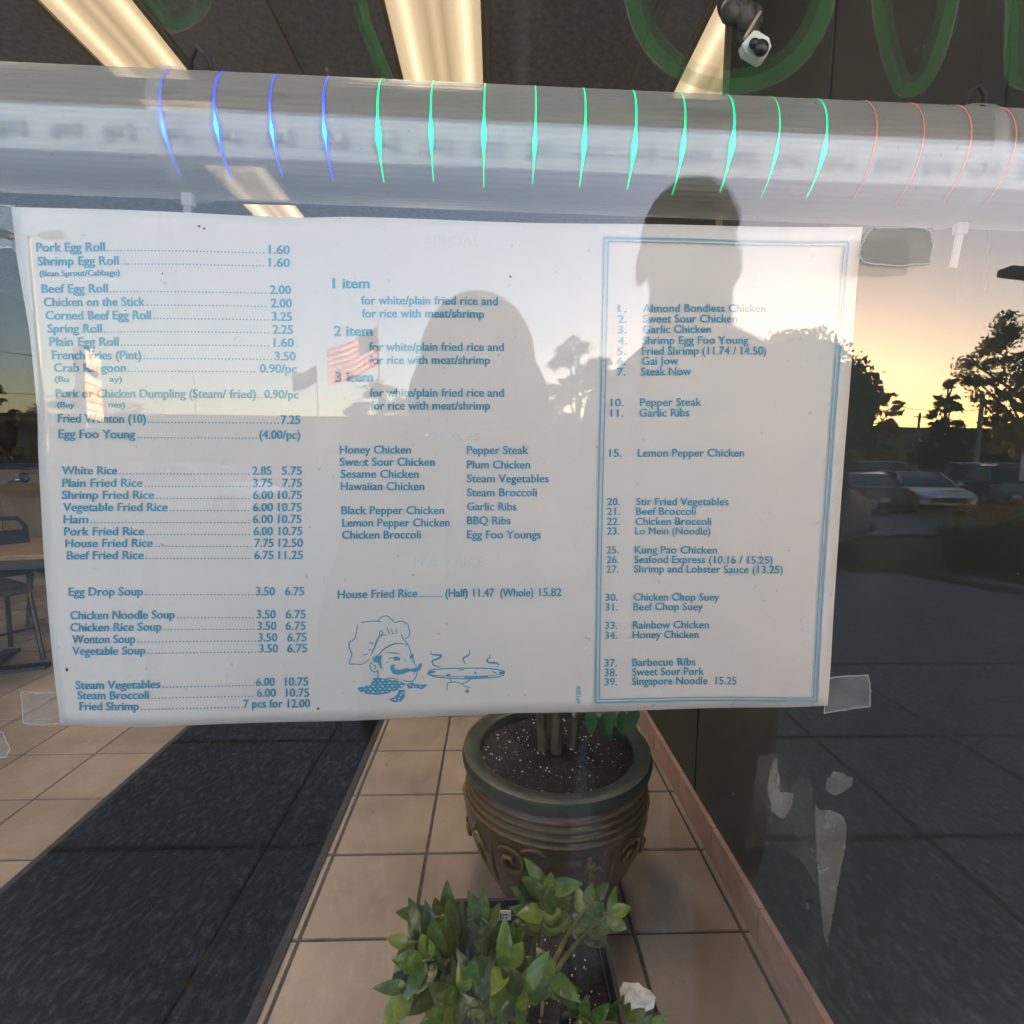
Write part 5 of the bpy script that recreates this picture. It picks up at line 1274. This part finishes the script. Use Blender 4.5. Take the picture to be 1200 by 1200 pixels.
# ================================================================== PEOPLE ON THE SIDEWALK
def fuse(name, mb_, m_, parent, voxel, smooth_it=6):
    me = mb_.mesh(name, True); o = link(name, me, m_, parent)
    r_ = o.modifiers.new('fuse', 'REMESH'); r_.mode = 'VOXEL'; r_.voxel_size = voxel; r_.use_smooth_shade = True
    s_ = o.modifiers.new('soft', 'SMOOTH'); s_.iterations = smooth_it; s_.factor = .5
    bpy.context.view_layer.update()
    dg = bpy.context.evaluated_depsgraph_get(); nm = bpy.data.meshes.new_from_object(o.evaluated_get(dg))
    o.modifiers.clear(); o.data = nm; nm.materials.clear(); nm.materials.append(m_)
    return o
def chain(mb_, pts, rads):
    for (a, ra), (b, rb) in zip(list(zip(pts, rads))[:-1], list(zip(pts, rads))[1:]): mb_.capsule(a, ra, b, rb, 12)
def hand(mb_, wrist, direc, palm_n, curl, s_=1.0, thumb_side=1):
    """palm and five fingers; direc = along the hand, palm_n = out of the palm, curl in radians per joint"""
    d_ = Vector(direc).normalized(); n_ = Vector(palm_n); n_ = (n_ - d_*n_.dot(d_)).normalized(); sd_ = d_.cross(n_)*thumb_side
    w_ = Vector(wrist)
    for q in (-1.5,-.5,.5,1.5): mb_.capsule(w_+sd_*q*.010*s_, .017*s_, w_+d_*.078*s_+sd_*q*.019*s_, .0125*s_, 10)
    for q, L_ in ((1.5,.072),(.5,.082),(-.5,.076),(-1.5,.058)):
        p_ = w_+d_*.080*s_+sd_*q*.0195*s_; a = curl*.6
        for k, fr in enumerate((.45,.32,.23)):
            dd = d_*math.cos(a)+n_*math.sin(a); e = p_+dd*L_*fr*s_
            mb_.capsule(p_, (.0088-.0010*k)*s_, e, (.0080-.0010*k)*s_, 8); p_ = e; a += curl
    p_ = w_+d_*.025*s_+sd_*.026*s_; dd = (d_*.6+sd_*.7+n_*.25).normalized()
    for k, fr in enumerate((.036,.030,.024)):
        e = p_+dd*fr*s_; mb_.capsule(p_, (.0125-.0015*k)*s_, e, (.0105-.0012*k)*s_, 8); p_ = e; dd = (dd*.8+d_*.35+n_*curl*.35).normalized()
def head(mb_, c, s_=1.0, rot=None):
    """face looks along +y; c = centre of the skull"""
    c = Vector(c); rot = rot or Matrix.Identity(3); e = lambda dx,dy,dz,rx,ry,rz_: mb_.ellipsoid(c+rot @ Vector((dx,dy,dz))*s_, (rx*s_,ry*s_,rz_*s_), 20, 14, rot)
    e(0,-.012,.022,.076,.094,.092); e(0,.012,-.045,.067,.072,.070); e(0,.045,-.088,.034,.034,.026)
    e(0,.072,.020,.052,.020,.014); e(0,.090,-.022,.012,.020,.026); e(0,.101,-.036,.015,.014,.011)
    e(0,.074,-.062,.024,.014,.007); e(0,.072,-.073,.021,.014,.007)
    for sx in (-1,1):
        e(sx*.079,-.010,-.015,.009,.020,.032); e(sx*.042,.060,-.025,.022,.022,.020)
def eyes(parent, c, s_=1.0, rot=None):
    hd = empty('face', c); hd.parent = parent
    if rot: hd.rotation_euler = rot.to_euler()
    parent = hd; c = (0,0,0)
    for sx in (-1,1):
        o = MB().ellipsoid(Vector(c)+Vector((sx*.031,.077,.000))*s_, (.013*s_,.010*s_,.008*s_), 12, 8).build('eye', M['eye'], parent, smooth=True)
        MB().ellipsoid(Vector(c)+Vector((sx*.031,.0855,.000))*s_, (.0055*s_,.003*s_,.0055*s_), 10, 6).build('iris', M['hair'], o, smooth=True)
        MB().capsule(Vector(c)+Vector((sx*.018,.089,.021))*s_, .004*s_, Vector(c)+Vector((sx*.046,.078,.023))*s_, .003*s_, 8).build('eyebrow', M['hair'], parent, smooth=True)

def person(o_, H, label, joints, dress):
    pass
# ---- the taller one, standing to the right
DM = .80
hp = mir(815, 285, DM); zt = mir(815, 211, DM).z; hs = (zt - 1.0)/ .75; 
mx_, my_ = hp.x, -DM
hs = 1.13; hc_ = Vector((0, .02, zt-.112*hs-.020))          # skull centre, relative to the root
man = empty('person', (mx_, my_, .006), R(46)); tag(man, 'tall person with short dark hair in dark shirt and shorts outside the window', 'person')
k_ = (zt-.006)/1.78
V3 = lambda x, y, z: Vector((x, y, z))*1.0
sh_z = 1.425*k_
J = dict(hipL=V3(-.09,0,.93*k_), hipR=V3(.09,0,.93*k_), kneeL=V3(-.105,.015,.50*k_), kneeR=V3(.105,.02,.50*k_), ankL=V3(-.115,-.02,.085), ankR=V3(.115,-.02,.085),
         shL=V3(-.175,-.01,sh_z-.055), shR=V3(.18,-.01,sh_z-.055), elL=V3(-.245,-.03,1.13*k_), elR=V3(.235,-.02,1.14*k_), wrL=V3(-.255,.07,.885*k_), wrR=V3(.215,.12,.93*k_))
def body_of(J, hc_, hs, k_, sh_z, bulk=1.0, rot=None, neck=.060):
    b_ = MB()
    head(b_, hc_, hs, rot)
    b_.capsule((0,0,sh_z-.01), neck*1.05*bulk, hc_-Vector((0,.012,.07)), neck*bulk, 14)
    for x in (-.11,-.04,.04,.11):   # rib cage, waist, pelvis as overlapping rounded columns
        chain(b_, [Vector((x*.95,0,sh_z-.06)), Vector((x*1.0,.012,sh_z-.20)), Vector((x*.85,.01,1.10*k_)), Vector((x*.85,0,.96*k_))], [.075*bulk,.098*bulk,.088*bulk,.100*bulk])
    for s_ in 'LR':
        sg = -1 if s_ == 'L' else 1
        chain(b_, [Vector((sg*.05,-.01,sh_z+.005)), J['sh'+s_]], [.055*bulk,.056*bulk]); chain(b_, [J['sh'+s_], J['sh'+s_].lerp(J['el'+s_],.5), J['el'+s_]], [.054*bulk,.047*bulk,.038*bulk])
        chain(b_, [J['el'+s_], J['el'+s_].lerp(J['wr'+s_],.35), J['wr'+s_]], [.038*bulk,.038*bulk,.025*bulk])
        chain(b_, [J['hip'+s_], J['hip'+s_].lerp(J['knee'+s_],.5), J['knee'+s_]], [.094*bulk,.076*bulk,.054*bulk])
        mid = J['knee'+s_].lerp(J['ank'+s_],.3)+Vector((0,-.022,0)); chain(b_, [J['knee'+s_], mid, J['ank'+s_]], [.053*bulk,.054*bulk,.036*bulk])
        a_ = J['ank'+s_]; chain(b_, [Vector((a_.x,a_.y-.03,.040)), Vector((a_.x+sg*.015,a_.y+.10,.034)), Vector((a_.x+sg*.02,a_.y+.17,.026))], [.036,.036,.024])
    return b_
HR = Matrix.Rotation(R(-36), 3, 'Z')
b_ = body_of(J, hc_, hs, k_, sh_z, 1.0, HR, .078)
hand(b_, J['wrL'], (-.02,.12,-1), (1,.1,0), .35, 1.0, -1)
hand(b_, J['wrR'], (0,.16,-1), (-1,.1,0), .35, 1.0, 1)
fuse('body', b_, M['skin'], man, .006, 4); eyes(man, hc_, hs, HR)
c = MB()
for x in (-.11,-.04,.04,.11): chain(c, [Vector((x*1.0,0,sh_z-.05)), Vector((x*1.04,.012,sh_z-.20)), Vector((x*.98,.01,1.10*k_)), Vector((x*1.02,0,.90*k_))], [.090,.114,.112,.120])
for s_ in 'LR':
    sg = -1 if s_ == 'L' else 1
    chain(c, [Vector((sg*.05,-.012,sh_z+.03)), J['sh'+s_]], [.066,.070]); chain(c, [J['sh'+s_], J['sh'+s_].lerp(J['el'+s_],.72)], [.070,.064])
c.capsule((0,-.004,sh_z-.01), .094, (0,.005,sh_z+.05), .090, 16)
fuse('shirt', c, M['shirt_dark'], man, .009, 5)
c = MB()
for s_ in 'LR': chain(c, [J['hip'+s_]+Vector((0,0,.02)), J['hip'+s_].lerp(J['knee'+s_],.5), J['knee'+s_]+Vector((0,0,.03))], [.112,.100,.088])
c.ellipsoid((0,0,.95*k_), (.185,.125,.10), 20, 12); fuse('shorts', c, M['shorts_dark'], man, .009, 4)
c = MB()
for s_ in 'LR':
    a_ = J['ank'+s_]; sg = -1 if s_ == 'L' else 1
    chain(c, [Vector((a_.x,a_.y-.03,.046)), Vector((a_.x+sg*.015,a_.y+.10,.044)), Vector((a_.x+sg*.02,a_.y+.185,.034))], [.045,.046,.034])
fuse('shoes', c, M['shoe'], man, .006, 3)
# short hair: shell over the skull, open at the face and ears
h_ = MB(); cc = hc_+HR @ Vector((0,-.012,.022))*hs; rr = (.081*hs,.101*hs,.101*hs); n1, n2 = 40, 28
pts = []
for i in range(n2+1):
    th = math.pi*i/n2
    for q in range(n1):
        a = 2*math.pi*q/n1; j = 1+.012*math.sin(q*7.3+i*5.1)
        pts.append(cc+HR @ Vector((rr[0]*math.sin(th)*math.cos(a)*j, rr[1]*math.sin(th)*math.sin(a)*j, rr[2]*math.cos(th)*j)))
def keep(v_):
    r_ = HR.inverted() @ (v_-cc)/hs
    return r_.z > (.045 if r_.y > .05 else (.012 if r_.y > -.02 else -.06 if r_.y < -.06 else -.02))
fs = []
for i in range(n2):
    for q in range(n1):
        f = (i*n1+q, i*n1+(q+1) % n1, (i+1)*n1+(q+1) % n1, (i+1)*n1+q)
        if all(keep(pts[x]) for x in f): fs.append(f)
h_.add(pts, fs); ho = h_.build('hair', M['hair'], man, smooth=True); sd = ho.modifiers.new('thickness','SOLIDIFY'); sd.thickness = .012; sd.offset = -1

# ---- the long haired one, holding the phone that takes the picture
DP = .70
hp = mir(560, 430, DP); zt2 = mir(560, 346, DP).z; k2 = (zt2-.02)/1.60; s2 = .95
ph = empty('person', (hp.x, -DP, .006)); tag(ph, 'shorter long haired person in dark top and pale trousers holding a phone', 'person')
root = Vector(ph.location); hc2 = Vector((0,.03, zt2-.006-.125*s2-.012)); sz2 = 1.30*k2
wl_, wrr = CAM+Vector((-.072,-.065,-.115))-root, CAM+Vector((.072,-.065,-.115))-root
J2 = dict(hipL=V3(-.085,0,.84*k2), hipR=V3(.085,0,.84*k2), kneeL=V3(-.095,.01,.45*k2), kneeR=V3(.095,.01,.45*k2), ankL=V3(-.10,-.02,.085), ankR=V3(.10,-.02,.085),
          shL=V3(-.155,-.01,sz2-.02), shR=V3(.155,-.01,sz2-.02), elL=V3(-.20,.13,sz2-.25), elR=V3(.20,.13,sz2-.25), wrL=wl_, wrR=wrr)
b_ = body_of(J2, hc2, s2, k2, sz2, .88)
hand(b_, wl_, (.20,.42,.65), (1,.2,-.1), .75, .90, 1); hand(b_, wrr, (-.20,.42,.65), (-1,.2,-.1), .75, .90, -1)
fuse('body', b_, M['skin2'], ph, .006, 4); eyes(ph, hc2, s2)
c = MB()
for x in (-.10,-.035,.035,.10): chain(c, [Vector((x*.95,0,sz2-.05)), Vector((x*1.0,.018,sz2-.19)), Vector((x*.92,.01,.99*k2)), Vector((x*1.1,0,.86*k2))], [.080,.108,.104,.114])
for s_ in 'LR':
    sg = -1 if s_ == 'L' else 1
    chain(c, [Vector((sg*.05,-.012,sz2+.008)), J2['sh'+s_]], [.056,.062]); chain(c, [J2['sh'+s_], J2['el'+s_]], [.062,.052]); chain(c, [J2['el'+s_], J2['el'+s_].lerp(J2['wr'+s_],.85)], [.050,.038])
fuse('top', c, M['top_dark'], ph, .009, 5)
c = MB()
for s_ in 'LR': chain(c, [J2['hip'+s_]+Vector((0,0,.02)), J2['hip'+s_].lerp(J2['knee'+s_],.5), J2['knee'+s_], J2['ank'+s_]+Vector((0,0,.01))], [.108,.100,.082,.070])
c.ellipsoid((0,0,.85*k2), (.175,.118,.09), 20, 12); fuse('trousers', c, M['trouser'], ph, .009, 4)
c = MB()
for s_ in 'LR':
    a_ = J2['ank'+s_]; sg = -1 if s_ == 'L' else 1
    chain(c, [Vector((a_.x,a_.y-.03,.044)), Vector((a_.x+sg*.015,a_.y+.09,.042)), Vector((a_.x+sg*.02,a_.y+.16,.032))], [.042,.043,.032])
fuse('shoes', c, M['shoe'], ph, .006, 3)
# long loose hair: strands hanging from the crown, fused, falling behind and beside the face
c = MB(); rg = random.Random(9)
c.ellipsoid(hc2+Vector((0,-.028,.026))*s2, (.106*s2,.106*s2,.118*s2), 24, 16)
for q in range(46):
    a = math.pi*(.02+.96*q/45)+math.pi + rg.uniform(-.05,.05)   # round the back half
    ca, sa = math.cos(a), math.sin(a); w1 = rg.uniform(.9,1.12)
    p0 = hc2+Vector((ca*.070, -.028+sa*.075, .055))*s2; p1 = hc2+Vector((ca*.106*w1, -.020+sa*.098*w1, -.03))*s2
    p2 = hc2+Vector((ca*.118*w1, -.018+sa*.095*w1, -.13))*s2; p3 = hc2+Vector((ca*.128*w1+rg.uniform(-.01,.01), -.02+sa*.09*w1, -.24-rg.uniform(0,.08)))*s2
    chain(c, [p0,p1,p2,p3], [.022,.021,.019,.006])
for q in range(0): 
    a = rg.uniform(0, 6.28); p_ = hc2+Vector((math.cos(a)*.055, -.02+math.sin(a)*.05, .112))*s2
    c.capsule(p_, .016, p_+Vector((rg.uniform(-.02,.02),rg.uniform(-.02,.02),.006)), .010, 8)
ho = fuse('hair', c, M['hair'], ph, .006, 3)
# the phone, just behind the point of view
pc_ = CAM+Vector((0,-.014,-.055)); fn = empty('phone', pc_); tag(fn, 'black phone held up towards the window', 'phone')
MB().box((0,0,0), (.076,.008,.160)).build('case', M['phone'], fn, bevel=.003)
for q in range(3): MB().lathe([(.001,.0062),(.0062,.0062),(.0075,.0045),(.0075,.003)], 20, (-.022,0,.058-.020*q), axis='y').build('camera_lens', M['lens'], fn, smooth=40)
